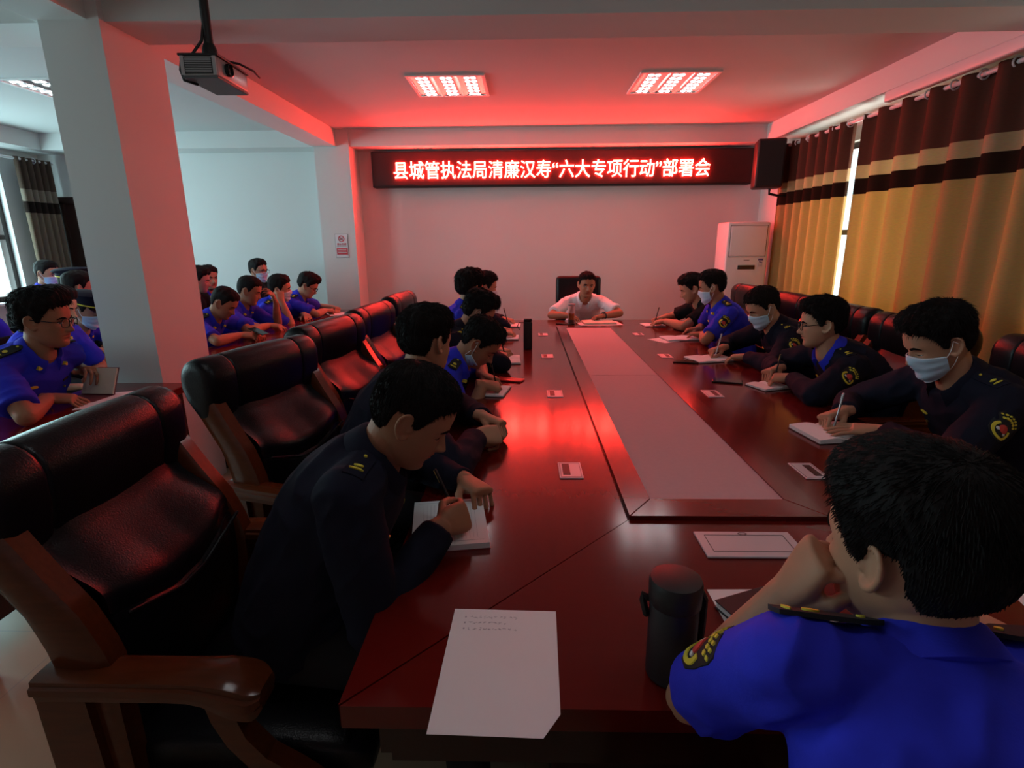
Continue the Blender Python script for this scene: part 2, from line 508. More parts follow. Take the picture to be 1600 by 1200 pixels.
curtain('curtain', CX, 4.95, 6.24, 0.06, 2.475, 7.5, 0.042, M_folds, 'gold banded curtain beside the white air conditioner, left of the bright gap')
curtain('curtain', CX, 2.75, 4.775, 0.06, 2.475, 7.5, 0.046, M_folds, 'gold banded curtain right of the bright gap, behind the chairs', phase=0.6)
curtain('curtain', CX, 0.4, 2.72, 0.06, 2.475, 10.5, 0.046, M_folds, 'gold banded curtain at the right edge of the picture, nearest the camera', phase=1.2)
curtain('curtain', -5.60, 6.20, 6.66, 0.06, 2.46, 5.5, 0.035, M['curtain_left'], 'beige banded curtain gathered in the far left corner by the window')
def rail(x, y0, y1, z, label, n):
    r = thing('curtain_rail', label, 'curtain rail', (x, (y0+y1)/2, z))
    g = Geo(); g.tube([(0, y0-(y0+y1)/2, 0), (0, y1-(y0+y1)/2, 0)], 0.014); g.obj('rod', M['white_plastic'], r, True)
    for i in range(n):
        y = y0+(y1-y0)*(i+0.5)/n-(y0+y1)/2
        g = Geo()
        a = np.linspace(0, 2*PI, 15)[:-1]
        q = [(0.026*math.cos(t), y, 0.026*math.sin(t)) for t in a]
        ring = []
        for t in a:
            c = np.array([0.028*math.cos(t), y, 0.028*math.sin(t)]); e = np.array([math.cos(t), 0, math.sin(t)])
            ring.append([c+0.006*(math.cos(s)*e+math.sin(s)*np.array([0, 1, 0])) for s in np.linspace(0, 2*PI, 7)[:-1]])
        ring.append(ring[0]); g.loft(ring, cap=False)
        g.obj('ring', M['white_plastic'], r, True)
rail(CX, 0.35, 6.25, 2.455, 'white curtain rail with rings under the beam on the right wall', 26)
rail(-5.60, 4.2, 6.7, 2.44, 'white curtain rail over the window on the far left', 5)

# ------------------------------------------------------------------ led sign
sx0, sx1, sz0, sz1 = -1.77, 2.60, 2.135, 2.525
root = thing('led_sign', 'long black LED sign with glowing red and white Chinese lettering above the back wall', 'sign', ((sx0+sx1)/2, 6.66, sz0))
g = Geo(); g.box((0, 0.02, (sz1-sz0)/2), (sx1-sx0, 0.13, sz1-sz0), bev=0.012); g.obj('housing', M['black'], root)
g = Geo(); g.box((0, -0.047, (sz1-sz0)/2), (sx1-sx0-0.05, 0.008, sz1-sz0-0.04)); g.obj('display', M['display'], root)
BODY = '县城管执法局清廉汉寿“六大专项行动”部署会'
t = text_mesh('lettering', BODY, 0.2, M['led_text'], root, extrude=0.003, offset=0.0007, fit=(3.62, 0.192), matrix=FACE_Y)
t.location = (0.30-(sx0+sx1)/2, -0.066, 2.318-sz0)

# speaker on the right of the sign
root = thing('speaker', 'black loudspeaker on a wall bracket at the right end of the LED sign', 'speaker', (2.52, 6.02, 2.03), math.radians(-14))
g = Geo(); g.box((0, 0, 0.235), (0.27, 0.26, 0.47), bev=0.02); g.obj('cabinet', M['black'], root, True)
g = Geo(); g.box((0, -0.135, 0.235), (0.235, 0.012, 0.43), bev=0.004); g.obj('grille', mat('speaker_grille', (0.006, 0.006, 0.006), 0.8, bump=0.6, bscale=700), root)
g = Geo(); g.tube([(0.04, 0.02, 0.0), (0.04, 0.02, -0.05), (0.14, 0.06, -0.07), (0.30, 0.10, -0.07)], 0.013); g.box((0.32, 0.1, -0.07), (0.03, 0.08, 0.11)); g.obj('bracket', M['black'], root, True)

# air conditioner
root = thing('air_conditioner', 'tall white floor-standing air conditioner in the back right corner', 'air conditioner', (2.405, 6.22, 0))
W_, D_, H_ = 0.455, 0.34, 1.70
g = Geo(); g.box((0, 0, H_/2+0.005), (W_, D_, H_-0.01), bev=0.022); g.obj('cabinet', M['white_gloss'], root, True)
g = Geo(); yy = -D_/2
g.box((0, yy-0.004, 1.50), (W_-0.075, 0.014, 0.31), bev=0.006); g.obj('outlet_panel', M['white_gloss'], root, True)
g = Geo()
for x in (-0.195, 0.195): g.box((x, yy-0.001, 1.50), (0.006, 0.006, 0.33))
for z in (1.335, 1.665): g.box((0, yy-0.001, z), (0.395, 0.006, 0.005))
g.obj('panel_gap', M['grey_seam'], root)
g = Geo(); g.box((0.005, yy-0.002, 1.225), (0.185, 0.008, 0.045), bev=0.003); g.obj('control_display', M['black_gloss'], root)
g = Geo(); g.box((0.152, yy-0.0015, 1.275), (0.055, 0.004, 0.105))
g.box((0.152, yy-0.004, 1.308), (0.053, 0.002, 0.018), 1)
for i in range(3): g.box((0.142+0.012*i, yy-0.004, 1.284-0.004*i), (0.009, 0.002, 0.012), 1)
for z in (1.262, 1.25, 1.238): g.box((0.152, yy-0.004, z), (0.045, 0.002, 0.0035), 2)
g.obj('energy_sticker', [M['sign_white'], M['sticker_blue'], M['grey_seam']], root)
g = Geo()
for i in range(6): g.box((-0.025+0.0105*i, yy-0.002, 1.302), (0.008, 0.004, 0.007+0.002*(i % 2)))
g.obj('emblem', M['grey_seam'], root)
g = Geo(); g.box((0, yy-0.003, 0.42), (W_-0.06, 0.012, 0.55), bev=0.006); g.obj('intake_grille', M['white_gloss'], root, True)

# no smoking sign on the pillar
root = thing('no_smoking_sign', 'small white and red no smoking sign on the back pillar', 'sign', (-2.118, 6.397, 1.355))
g = Geo(); g.box((0, 0, 0.125), (0.142, 0.006, 0.262)); g.obj('board', M['sign_white'], root)
g = Geo(); g.box((0, -0.004, 0.065), (0.126, 0.003, 0.075)); g.obj('red_panel', M['sign_red'], root)
g = Geo()
for z in (0.085, 0.066, 0.048): g.box((0, -0.006, z), (0.10, 0.002, 0.007))
g.obj('panel_line', M['sign_white'], root)
g = Geo(); a = np.linspace(0, 2*PI, 33)
g.loft([np.array([[0.036*math.cos(t), -0.003, 0.205+0.036*math.sin(t)], [0.036*math.cos(t), -0.006, 0.205+0.036*math.sin(t)], [0.028*math.cos(t), -0.006, 0.205+0.028*math.sin(t)], [0.028*math.cos(t), -0.003, 0.205+0.028*math.sin(t)]]) for t in a], cap=False)
g.box((0, -0.005, 0.205), (0.064, 0.003, 0.007), R=np.array([[.707, 0, .707], [0, 1, 0], [-.707, 0, .707]]))
g.obj('ban_ring', M['sign_red'], root)
g = Geo(); g.box((-0.004, -0.0045, 0.199), (0.036, 0.003, 0.008)); g.tube([(0.016, -0.005, 0.205), (0.012, -0.005, 0.212), (0.017, -0.005, 0.22)], 0.0018); g.obj('cigarette', M['sign_ink'], root)
t = text_mesh('lettering', '禁止吸烟', 0.03, M['sign_red'], root, extrude=0.0005, offset=0.0006, fit=(0.108, 0.024), matrix=FACE_Y); t.location = (0, -0.004, 0.145)
t = text_mesh('lettering', 'NO SMOKING', 0.02, M['sign_ink'], root, extrude=0.0005, fit=(0.108, 0.010), matrix=FACE_Y); t.location = (0, -0.004, 0.123)
g = Geo(); g.box((0, 0.0005, 0.125), (0.150, 0.003, 0.270)); g.obj('border', M['grey_seam'], root)

# ------------------------------------------------------------------ ceiling lamps
LED = {}
def lamp(x, y, label):
    root = thing('ceiling_lamp', label, 'ceiling lamp', (x, y, ZC))
    g = Geo(); s = 0.60/2
    for sx in (-1, 1): g.box((sx*(s-0.012), 0, -0.006), (0.024, 0.6, 0.012)); g.box((0, sx*(s-0.012), -0.006), (0.552, 0.024, 0.012))
    g.obj('frame', M['lamp_frame'], root)
    g = Geo(); g.box((0, 0, -0.0015), (0.56, 0.56, 0.003))
    for i in range(2):
        c = -0.0915+0.183*i
        g.prism([(-0.03, 0), (0.03, 0), (0, -0.010)], -0.272, 0.272, R=np.array([[1, 0, 0], [0, 0, 1.], [0, 1., 0]]), c=(c, 0, -0.003))
    g.obj('reflector', M['lamp_metal'], root)
    for i in range(3):
        c = -0.183+0.183*i
        g = Geo(); g.box((c, 0, -0.006), (0.10, 0.54, 0.006)); tray = g.obj('light_tray', M['lamp_frame'], root)
        for r in range(6):
            for q in (-1, 1):
                if 'led' not in LED:
                    g = Geo(); g.lathe([(0.0001, -0.007), (0.013, -0.0055), (0.021, 0.0)], n=14); LED['led'] = g.mesh('led', M['led_white'], True)
                link('led', LED['led'], tray, (c+q*0.025, -0.225+0.09*r, -0.009))
lamp(-0.60, 4.765, 'square ceiling lamp of three LED strips over the left part of the table')
lamp(1.165, 4.765, 'square ceiling lamp of three LED strips over the right part of the table')
lamp(-0.60, 1.15, 'square ceiling lamp on the near side of the beam, left of the middle')
lamp(1.165, 1.15, 'square ceiling lamp on the near side of the beam, right of the middle')
lamp(-3.70, 4.70, 'square ceiling lamp partly behind the white pillar in the left part of the room')

# ------------------------------------------------------------------ projector
px_, py_, pz_ = -1.40, 2.69, 2.20
root = thing('projector', 'grey and black projector hanging from the ceiling on a black pole', 'projector', (px_, py_, pz_), math.radians(2))
g = Geo(); g.box((0, 0, 0.045), (0.155, 0.29, 0.082), bev=0.010); g.obj('body', mat('projector_shell', (0.30, 0.30, 0.30), 0.3), root, True)
g = Geo(); g.box((0, 0, 0.002), (0.152, 0.287, 0.010), bev=0.003); g.obj('base', mat('projector_base', (0.10, 0.10, 0.11), 0.5, bump=0.5, bscale=300), root)
g = Geo(); g.box((0, 0, 0.088), (0.170, 0.30, 0.010), bev=0.003); g.obj('top_plate', M['black'], root)
g = Geo(); g.box((0, -0.1455, 0.045), (0.12, 0.006, 0.062))
for i in range(9): g.box((0, -0.149, 0.019+0.0065*i), (0.112, 0.004, 0.003), 1)
g.obj('vent_grille', [M['black'], M['silver']], root)
for sx in (-1, 1):
    g = Geo(); g.box((sx*0.068, -0.147, 0.045), (0.016, 0.006, 0.075), bev=0.002); g.obj('vent_frame', M['silver'], root)
g = Geo(); Ry = np.array([[0, 0, 1.], [0, 1, 0], [-1, 0, 0]])
g.lathe([(0.026, 0), (0.026, 0.018), (0.022, 0.02), (0.020, 0.012), (0.001, 0.010)], (0.0765, -0.055, 0.05), R=Ry); g.obj('lens', M['black_gloss'], root, True)
g = Geo(); g.lathe([(0.019, 0.0), (0.019, ZC-pz_-0.10)], (0.0, -0.03, 0.10)); g.lathe([(0.05, 0), (0.05, 0.012), (0.03, 0.02)], (0.0, -0.03, ZC-pz_-0.021)); g.obj('pole', M['black'], root, True)
g = Geo(); g.lathe([(0.03, 0), (0.036, 0.012), (0.03, 0.05), (0.022, 0.07)], (0.0, -0.03, 0.092)); g.box((0.01, -0.0, 0.10), (0.09, 0.12, 0.012)); g.obj('mount', M['black'], root, True)
g = Geo(); g.tube([(0.0, -0.03, 0.30), (-0.02, -0.05, 0.17), (-0.06, -0.07, 0.11), (-0.10, -0.09, 0.085), (-0.105, -0.1, 0.04), (-0.095, -0.1, -0.0), (-0.05, -0.08, -0.012)], 0.006)
g.obj('cable', M['black'], root, True)
g = Geo(); g.tube([(0.04, 0.0, 0.105), (0.10, 0.02, 0.098), (0.13, 0.10, 0.09), (0.125, 0.17, 0.082)], 0.005); g.obj('cable', M['black'], root, True)
# ------------------------------------------------------------------ conference table
TZ = 0.76
TX0, TX1, TY0, TY1 = -0.31, 1.43, 0.72, 5.32
FX0, FX1, FY0, FY1 = 0.288, 0.832, 1.345, 4.86      # outside of the raised frame
table = thing('conference_table', 'long red-brown lacquered conference table with a grey felt inlay in the middle of the room', 'table', (0.56, 3.02, 0))
tb = np.array([0.56, 3.02, 0.0])
def tpoly(name, pts, z0, z1, m, parent=table, bev=0.0):
    g = Geo(); p = np.asarray(pts, float)-tb[:2]
    if bev:
        c = p.mean(0); q = c+(p-c)*(1-bev/np.abs(p-c).max())
        n = len(p); r = [np.c_[p, np.full(n, z0)], np.c_[p, np.full(n, z1-bev)], np.c_[q, np.full(n, z1)]]
        g.loft(r)
    else: g.prism(p, z0, z1)
    return g.obj(name, m, parent)
e = 0.0009
top_z0 = TZ-0.045
tpoly('table_top', [(TX0, TY0+e*3), (FX0-0.006, FY0), (FX0-0.006, FY1), (TX0, TY1-e*3)], top_z0, TZ, M['mahogany_x'])
tpoly('table_top', [(TX1, TY1-e*3), (FX1+0.006, FY1), (FX1+0.006, FY0), (TX1, TY0+e*3)], top_z0, TZ, M['mahogany_x'])
tpoly('table_top', [(TX0+e*3, TY0), (TX1-e*3, TY0), (FX1+0.006-e, FY0-e*2), (FX0-0.006+e, FY0-e*2)], top_z0, TZ, M['mahogany'])
tpoly('table_top', [(TX1-e*3, TY1), (TX0+e*3, TY1), (FX0-0.006+e, FY1+e*2), (FX1+0.006-e, FY1+e*2)], top_z0, TZ, M['mahogany'])
tpoly('groove', [(FX0-0.012, FY0-0.012), (FX1+0.012, FY0-0.012), (FX1+0.012, FY1+0.012), (FX0-0.012, FY1+0.012)], top_z0-0.02, TZ-0.012, M['mahogany_dark'])
IX0, IX1, IY0, IY1 = 0.366, 0.754, 1.448, 4.76
fz = TZ+0.013
for q in ([(FX0, FY0), (IX0, IY0), (IX0, IY1), (FX0, FY1)], [(FX1, FY1), (IX1, IY1), (IX1, IY0), (FX1, FY0)],
          [(FX0, FY0), (FX1, FY0), (IX1, IY0), (IX0, IY0)], [(FX1, FY1), (FX0, FY1), (IX0, IY1), (IX1, IY1)]):
    tpoly('inlay_frame', q, TZ-0.02, fz, M['mahogany'], bev=0.003)
for a, b in ((IY0, 2.98), (2.986, IY1)):
    tpoly('inlay_panel', [(IX0, a), (IX1, a), (IX1, b), (IX0, b)], TZ-0.02, fz-0.004, M['inlay'])
# apron and pedestal panels
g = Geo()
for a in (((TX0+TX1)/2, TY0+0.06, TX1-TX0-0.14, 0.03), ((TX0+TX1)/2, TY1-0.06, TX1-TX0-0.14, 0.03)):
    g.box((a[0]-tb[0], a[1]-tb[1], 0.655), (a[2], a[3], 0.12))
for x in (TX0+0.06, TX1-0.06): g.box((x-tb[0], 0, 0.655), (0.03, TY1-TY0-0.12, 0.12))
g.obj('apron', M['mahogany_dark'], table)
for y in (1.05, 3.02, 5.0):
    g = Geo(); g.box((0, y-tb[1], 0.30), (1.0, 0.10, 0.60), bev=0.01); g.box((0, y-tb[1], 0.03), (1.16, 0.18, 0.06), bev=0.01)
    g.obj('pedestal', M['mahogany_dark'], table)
# cable ports let into the top
def port(x, y, left):
    g = Geo(); g.box((0, 0, 0.002), (0.078, 0.128, 0.004), bev=0.0015); o = g.obj('cable_port', M['plate'], table, loc=(x-tb[0], y-tb[1], TZ))
    g = Geo(); sx = -0.014 if left else 0.012
    g.box((sx, 0.004 if left else 0, 0.0042), (0.024, 0.088, 0.0012)); g.obj('slot', M['black'], o)
    g = Geo()
    for y2 in (-0.056, 0.056): g.box((0, y2, 0.0041), (0.066, 0.0015, 0.0008))
    for x2 in (-0.033, 0.033): g.box((x2, 0, 0.0041), (0.0015, 0.112, 0.0008))
    g.obj('seam', M['plate_line'], o)
for y in (1.675, 2.62, 3.55, 4.44): port(0.152, y, True); port(0.940, y, False)
# large cable cover at the near end
g = Geo(); g.box((0, 0, 0.003), (0.245, 0.118, 0.006), bev=0.0025); cov = g.obj('cable_cover', M['plate'], table, loc=(0.563-tb[0], 1.218-tb[1], TZ))
g = Geo()
for y2 in (-0.036, 0.040): g.box((0, y2, 0.0062), (0.20, 0.0016, 0.001))
for x2 in (-0.10, 0.10): g.box((x2, 0.002, 0.0062), (0.0016, 0.077, 0.001))
a = np.linspace(0, 2*PI, 17)
g.loft([np.array([[0.012*math.cos(t)*k, 0.047+0.006*math.sin(t)*k, h] for k, h in ((1, .006), (1, .0068), (.75, .0068), (.75, .006))]) for t in a], cap=False)
g.obj('lid_seam', M['plate_line'], cov)

# ------------------------------------------------------------------ executive chair (faces +x; origin on the floor under the seat)
def back_x(z):   # front face of the backrest leather
    return np.interp(z, [0.42, 0.56, 0.70, 0.80, 0.90, 0.97, 1.02, 1.08, 1.12], [-0.225, -0.22, -0.215, -0.25, -0.315, -0.355, -0.37, -0.40, -0.43])
def make_chair(label, group):
    t = thing('executive_chair', label, 'chair', group=group)
    W = 0.228
    ys = np.linspace(-1, 1, 27)
    def pad(z0, z1, nz, front, thick, name, mi, seam=None, w=W, crown=0.015):
        """upholstered pad: closed loops around the y direction"""
        g = Geo(); rings = []
        for y in ys:
            q = (1-abs(y)**6)
            zz = np.linspace(z0, z1, nz)
            fx = np.array([front(z, y) for z in zz]); bx = fx-thick(zz)*(0.35+0.65*q)
            fx = bx+(fx-bx)*(0.3+0.7*q)+crown*(1-y*y)*0
            m = (z0+z1)/2
            zz2 = m+(zz-m)*(0.93+0.07*q)
            vv = 0.075*max(0.0, abs(y)-0.22)
            zz2 = zz2+vv*(1-np.clip((zz2-0.70)/0.2, 0, 1) if z0 > 0.6 else np.clip((zz2-0.46)/0.25, 0, 1))
            loop = np.concatenate([np.stack([fx, np.full(nz, y*w), zz2], 1), np.stack([bx, np.full(nz, y*w), zz2], 1)[::-1]])
            rings.append(loop)
        g.loft(rings)
        return g.obj(name, M['leather'], t, True, 75)
    # lower back panel, with the V shaped seam line above it
    vz = lambda y: 0.735-0.045*(1-abs(y))**1.0
    def low_front(z, y):
        return back_x(z)+0.028*math.exp(-((z-0.62)/0.14)**2)*(1-0.35*y*y)+0.03*(y*y)*0.4
    pad(0.44, 0.71, 16, low_front, lambda z: np.full_like(z, 0.085), 'lower_backrest', 0)
    def mid_front(z, y):
        return back_x(z)+0.040*math.exp(-((z-0.765)/0.05)**2)*(1-0.5*y*y)-0.012*math.exp(-((z-0.90)/0.05)**2)+0.03*(y*y)*0.5
    pad(0.700, 1.02, 22, mid_front, lambda z: np.full_like(z, 0.085), 'upper_backrest', 0)
    # piping along the seam between the two
    g = Geo(); g.tube([(low_front(0.705, y)+0.006, y*W*0.97, 0.706+0.075*max(0.0, abs(y)-0.22)) for y in np.linspace(-0.97, 0.97, 21)], 0.005, n=8); g.obj('piping', M['leather'], t, True)
    # head roll: three wrapped sections with seams between them
    g = Geo()
    prof = []
    for a in np.linspace(-0.15, PI, 13): prof.append((0.074*math.cos(a)+0.004, 0.078*math.sin(a)))
    prof += [(-0.070, -0.035), (-0.055, -0.075), (-0.030, -0.110), (0.0, -0.150), (0.025, -0.168), (0.047, -0.160), (0.062, -0.130), (0.070, -0.090), (0.077, -0.050)]
    rings = []
    yy = [-0.335, -0.333, -0.322, -0.30, -0.212, -0.204, -0.200, -0.196, -0.188, -0.1, 0, 0.1, 0.188, 0.196, 0.200, 0.204, 0.212, 0.30, 0.322, 0.333, 0.335]
    sc = [0.45, 0.75, 0.93, 1.0, 1.0, 0.985, 0.93, 0.985, 1.0, 1.03, 1.04, 1.03, 1.0, 0.985, 0.93, 0.985, 1.0, 1.0, 0.93, 0.75, 0.45]
    for y, s in zip(yy, sc):
        rings.append([(-0.405+px*s, y*0.88, 1.045+pz*s) for px, pz in prof])
    g.loft(rings); g.obj('head_roll', M['leather'], t, True, 75)
    # outer back shell
    g = Geo(); rings = []
    for z in np.linspace(0.40, 1.08, 16):
        x = float(back_x(z))-0.075
        rings.append([(x, -0.245, z), (x-0.02, -0.225, z), (x-0.03, 0, z), (x-0.02, 0.225, z), (x, 0.245, z), (x+0.02, 0.245, z), (x+0.02, -0.245, z)])
    g.loft(rings); g.obj('back_shell', M['leather'], t, True, 60)
    # seat cushion
    g = Geo(); rings = []
    for x in np.linspace(-0.27, 0.30, 18):
        q = 1-abs((x-0.015)/0.285)**8
        w = 0.25*(0.93+0.07*q); h = 0.115*(0.45+0.55*q); top = 0.475-0.02*((x-0.0)/0.3)**2-0.03*max(0, (x-0.2)/0.1)**2
        a = np.linspace(0, 2*PI, 33)[:-1]
        c, s = np.cos(a), np.sin(a)
        sq = lambda v: np.sign(v)*np.abs(v)**0.35
        rings.append(np.stack([np.full(32, x), w*sq(c), top-h/2+h/2*sq(s)], 1))
    g.loft(rings); g.obj('seat', M['leather'], t, True, 75)
    g = Geo(); g.tube([(0.245, y, 0.474-0.0*y) for y in np.linspace(-0.235, 0.235, 5)], 0.004, n=6); g.obj('seat_seam', M['leather'], t, True)
    g = Geo(); g.box((0.0, 0, 0.335), (0.56, 0.52, 0.06), bev=0.008); g.obj('seat_frame', M['chair_wood'], t, True)
    for s in (-1, 1):
        Y = s*0.287
        # side post rising from the seat frame beside the backrest to the roll
        YA = Y; Y = s*0.262
        g = Geo(); rings = []
        for z in list(np.linspace(0.30, 0.96, 18))+[0.985, 1.0, 1.008]:
            x = float(back_x(z))-0.03; w = np.interp(z, [0.3, 0.55, 0.8, 0.96, 0.985, 1.0, 1.008], [0.070, 0.060, 0.052, 0.050, 0.043, 0.030, 0.012])
            rings.append([(x-w, Y-0.026, z), (x-w, Y+0.026, z), (x-w*0.6, Y+0.03, z), (x+w*0.6, Y+0.03, z), (x+w, Y+0.022, z), (x+w, Y-0.022, z), (x+w*0.6, Y-0.03, z), (x-w*0.6, Y-0.03, z)])
        g.loft(rings); g.obj('side_post', M['chair_wood'], t, True, 45)
        # arm: slab with moulded edge and a drooping rounded front
        Y = YA
        g = Geo(); rings = []
        xs = np.concatenate([np.linspace(-0.322, 0.06, 12), np.linspace(0.075, 0.143, 9)])
        for x in xs:
            f = max(0.0, (x-0.05)/0.10)
            top = 0.690-0.034*f**2.2
            h = 0.050+0.028*math.exp(-((x-0.090)/0.055)**2)
            if x > 0.125: h *= max(0.25, 1-((x-0.125)/0.026)**2*0.75)
            w = 0.044+0.008*math.exp(-((x-0.10)/0.07)**2)
            if x > 0.115: w *= max(0.45, 1-((x-0.115)/0.036)**2*0.55)
            xo = x-0.022*max(0.0, min(1.0, (x+0.1)/0.16))
            rings.append([(xo, Y+w*a, top-h*b) for a, b in ((-0.55, 0.0), (0.55, 0.0), (0.85, 0.08), (0.86, 0.26), (1.0, 0.32), (1.0, 0.62), (0.84, 0.70), (0.80, 1.0), (-0.80, 1.0), (-0.84, 0.70), (-1.0, 0.62), (-1.0, 0.32), (-0.86, 0.26), (-0.85, 0.08))])
        g.loft(rings); g.obj('armrest', M['chair_wood'], t, True, 35)
        # curved front support sweeping down into the front leg
        g = Geo()
        pts = [(0.03, 0.64), (0.035, 0.585), (0.055, 0.53), (0.095, 0.475), (0.155, 0.43), (0.205, 0.385), (0.235, 0.31), (0.235, 0.20), (0.225, 0.08), (0.222, 0.0)]
        ws = [0.032, 0.026, 0.023, 0.023, 0.025, 0.028, 0.03, 0.028, 0.025, 0.027]
        P = np.array(pts); T = np.gradient(P, axis=0); T /= np.linalg.norm(T, axis=1)[:, None]
        rings = []
        for (x, z), w, (tx, tz) in zip(pts, ws, T):
            nx, nz = -tz, tx
            rings.append([(x+nx*w, Y-0.022, z+nz*w), (x+nx*w, Y+0.022, z+nz*w), (x-nx*w, Y+0.022, z-nz*w), (x-nx*w, Y-0.022, z-nz*w)])
        g.loft(rings); g.obj('front_leg', M['chair_wood'], t)
        # broad rear leg below the arm
        g = Geo(); rings = []
        for z in np.linspace(0.0, 0.645, 10):
            x0 = np.interp(z, [0, 0.3, 0.645], [-0.31, -0.325, -0.335]); x1 = np.interp(z, [0, 0.25, 0.645], [-0.235, -0.215, -0.235])
            rings.append([(x0, Y-0.024, z), (x1, Y-0.024, z), (x1, Y+0.024, z), (x0, Y+0.024, z)])
        g.loft(rings); g.obj('rear_leg', M['chair_wood'], t)
        g = Geo(); g.box((-0.03, Y, 0.32), (0.46, 0.036, 0.10), bev=0.006); g.obj('side_rail', M['chair_wood'], t, True)
    return t
CHAIRS = [  # x, y, heading in degrees, label
    (-0.635, 1.16, 0, 'black leather chair nearest the camera on the left, its wooden armrest in full view'),
    (-0.665, 1.93, -16, 'second black leather chair from the camera along the left side of the table'),
    (-0.64, 2.70, -11, 'third black leather chair from the camera along the left side of the table'),
    (-0.60, 3.42, -6, 'fourth chair from the camera along the left side of the table'),
    (-0.60, 4.26, -4, 'farthest chair with a red-lit head roll along the left side of the table'),
    (1.64, 2.00, 180, 'chair under the masked man writing nearest the camera on the right side'),
    (1.60, 2.72, 184, 'black leather chair behind the man in glasses on the right side'),
    (1.60, 3.38, 186, 'dark red lit leather chair behind the second masked man in navy on the right side'),
    (1.62, 4.10, 186, 'leather chair behind the masked man in the blue shirt on the right side'),
    (1.62, 4.84, 184, 'farthest leather chair on the right side, under the man in the black t-shirt'),
]
proto = None
for i, (x, y, a, lab) in enumerate(CHAIRS):
    if proto is None:
        proto = make_chair(lab, 'executive chairs around the conference table'); c = proto
    else: c = copy_tree(proto)
    c.location = (x, y, 0); c.rotation_euler = (0, 0, math.radians(a)); c['label'] = lab

# head of table chair with a square high back
root = thing('office_chair', 'square black leather high-back chair behind the man in the white shirt', 'chair', (0.60, 5.86, 0), -PI/2)
g = Geo(); g.box((-0.27, 0, 0.79), (0.10, 0.50, 0.70), bev=0.04); g.obj('backrest', M['leather'], root, True, 75)
g = Geo(); g.box((0.0, 0, 0.43), (0.50, 0.50, 0.10), bev=0.035); g.obj('seat', M['leather'], root, True, 75)
for s in (-1, 1):
    g = Geo(); g.tube([(-0.24, s*0.28, 0.62), (0.12, s*0.28, 0.62), (0.16, s*0.28, 0.56), (0.10, s*0.27, 0.40)], 0.02); g.obj('armrest', M['black'], root, True)
g = Geo(); g.lathe([(0.03, 0.06), (0.03, 0.38)]); 
for k in range(5): g.tube([(0, 0, 0.08), (0.28*math.cos(k*1.2566), 0.28*math.sin(k*1.2566), 0.04)], 0.02)
g.obj('base', M['black'], root, True)

# ------------------------------------------------------------------ tables in the left part of the room
def side_table(x0, x1, y0, y1, label):
    t = thing('meeting_table', label, 'table', ((x0+x1)/2, (y0+y1)/2, 0))
    w, l = x1-x0, y1-y0
    g = Geo(); g.box((0, 0, 0.74), (w, l, 0.04), bev=0.006); g.obj('table_top', M['mahogany'], t)
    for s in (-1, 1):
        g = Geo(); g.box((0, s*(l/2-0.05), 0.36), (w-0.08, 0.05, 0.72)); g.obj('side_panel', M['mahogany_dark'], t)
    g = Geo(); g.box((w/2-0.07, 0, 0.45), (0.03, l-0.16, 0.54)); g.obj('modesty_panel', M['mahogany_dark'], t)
    return t
side_table(-2.36, -1.86, 1.50, 2.86, 'red-brown meeting table in front of the white pillar on the left')
side_table(-2.36, -1.86, 3.40, 6.28, 'long red-brown meeting table beyond the white pillar, behind the leather chairs')
# plain chairs of the left part of the room
def make_plain():
    t = thing('meeting_chair', 'plain dark chair under a seated man in the left part of the room', 'chair', group='plain chairs in the left part of the room')
    g = Geo(); g.box((0, 0, 0.44), (0.42, 0.42, 0.05), bev=0.015); g.obj('seat', M['black_cloth'], t, True)
    g = Geo(); g.box((-0.22, 0, 0.70), (0.04, 0.40, 0.34), bev=0.015); g.obj('backrest', M['black_cloth'], t, True)
    for sx in (-1, 1):
        for sy in (-1, 1):
            g = Geo(); g.tube([(sx*0.18, sy*0.18, 0.43), (sx*0.20, sy*0.20, 0.008)], 0.011, n=8); g.obj('leg', M['black'], t, True)
    return t
PLAIN = make_plain()
PLAIN_USED = [False]
def plain_chair(x, y, a):
    c = PLAIN if not PLAIN_USED[0] else copy_tree(PLAIN)
    PLAIN_USED[0] = True
    c.location = (x, y, 0); c.rotation_euler = (0, 0, a)
# ------------------------------------------------------------------ people: builders
def vnoise(P, seed=0):
    """smooth value noise in [-1,1] on an (n,3) array"""
    P = np.asarray(P, float)
    i = np.floor(P).astype(np.int64); f = P-i; f = f*f*(3-2*f)
    def h(a, b, c):
        x = (a*374761393+b*668265263+c*2147483647+seed*1274126177) & 0xffffffff
        x = ((x ^ (x >> 13))*1274126177) & 0xffffffff
        return ((x ^ (x >> 16)) & 0xffff)/32767.5-1
    r = 0
    for a in (0, 1):
        for b in (0, 1):
            for c in (0, 1):
                w = (f[:, 0] if a else 1-f[:, 0])*(f[:, 1] if b else 1-f[:, 1])*(f[:, 2] if c else 1-f[:, 2])
                r = r+w*h(i[:, 0]+a, i[:, 1]+b, i[:, 2]+c)
    return r

def unit(v):
    v = np.asarray(v, float); return v/(np.linalg.norm(v)+1e-12)
def sstep(x, a, b):
    t = np.clip((x-a)/(b-a), 0, 1); return t*t*(3-2*t)
def gsmooth(a, s):
    k = np.arange(-int(3*s)-1, int(3*s)+2); w = np.exp(-(k/s)**2/2); w /= w.sum()
    return np.convolve(np.pad(a, len(k)//2, mode='edge'), w, mode='valid')

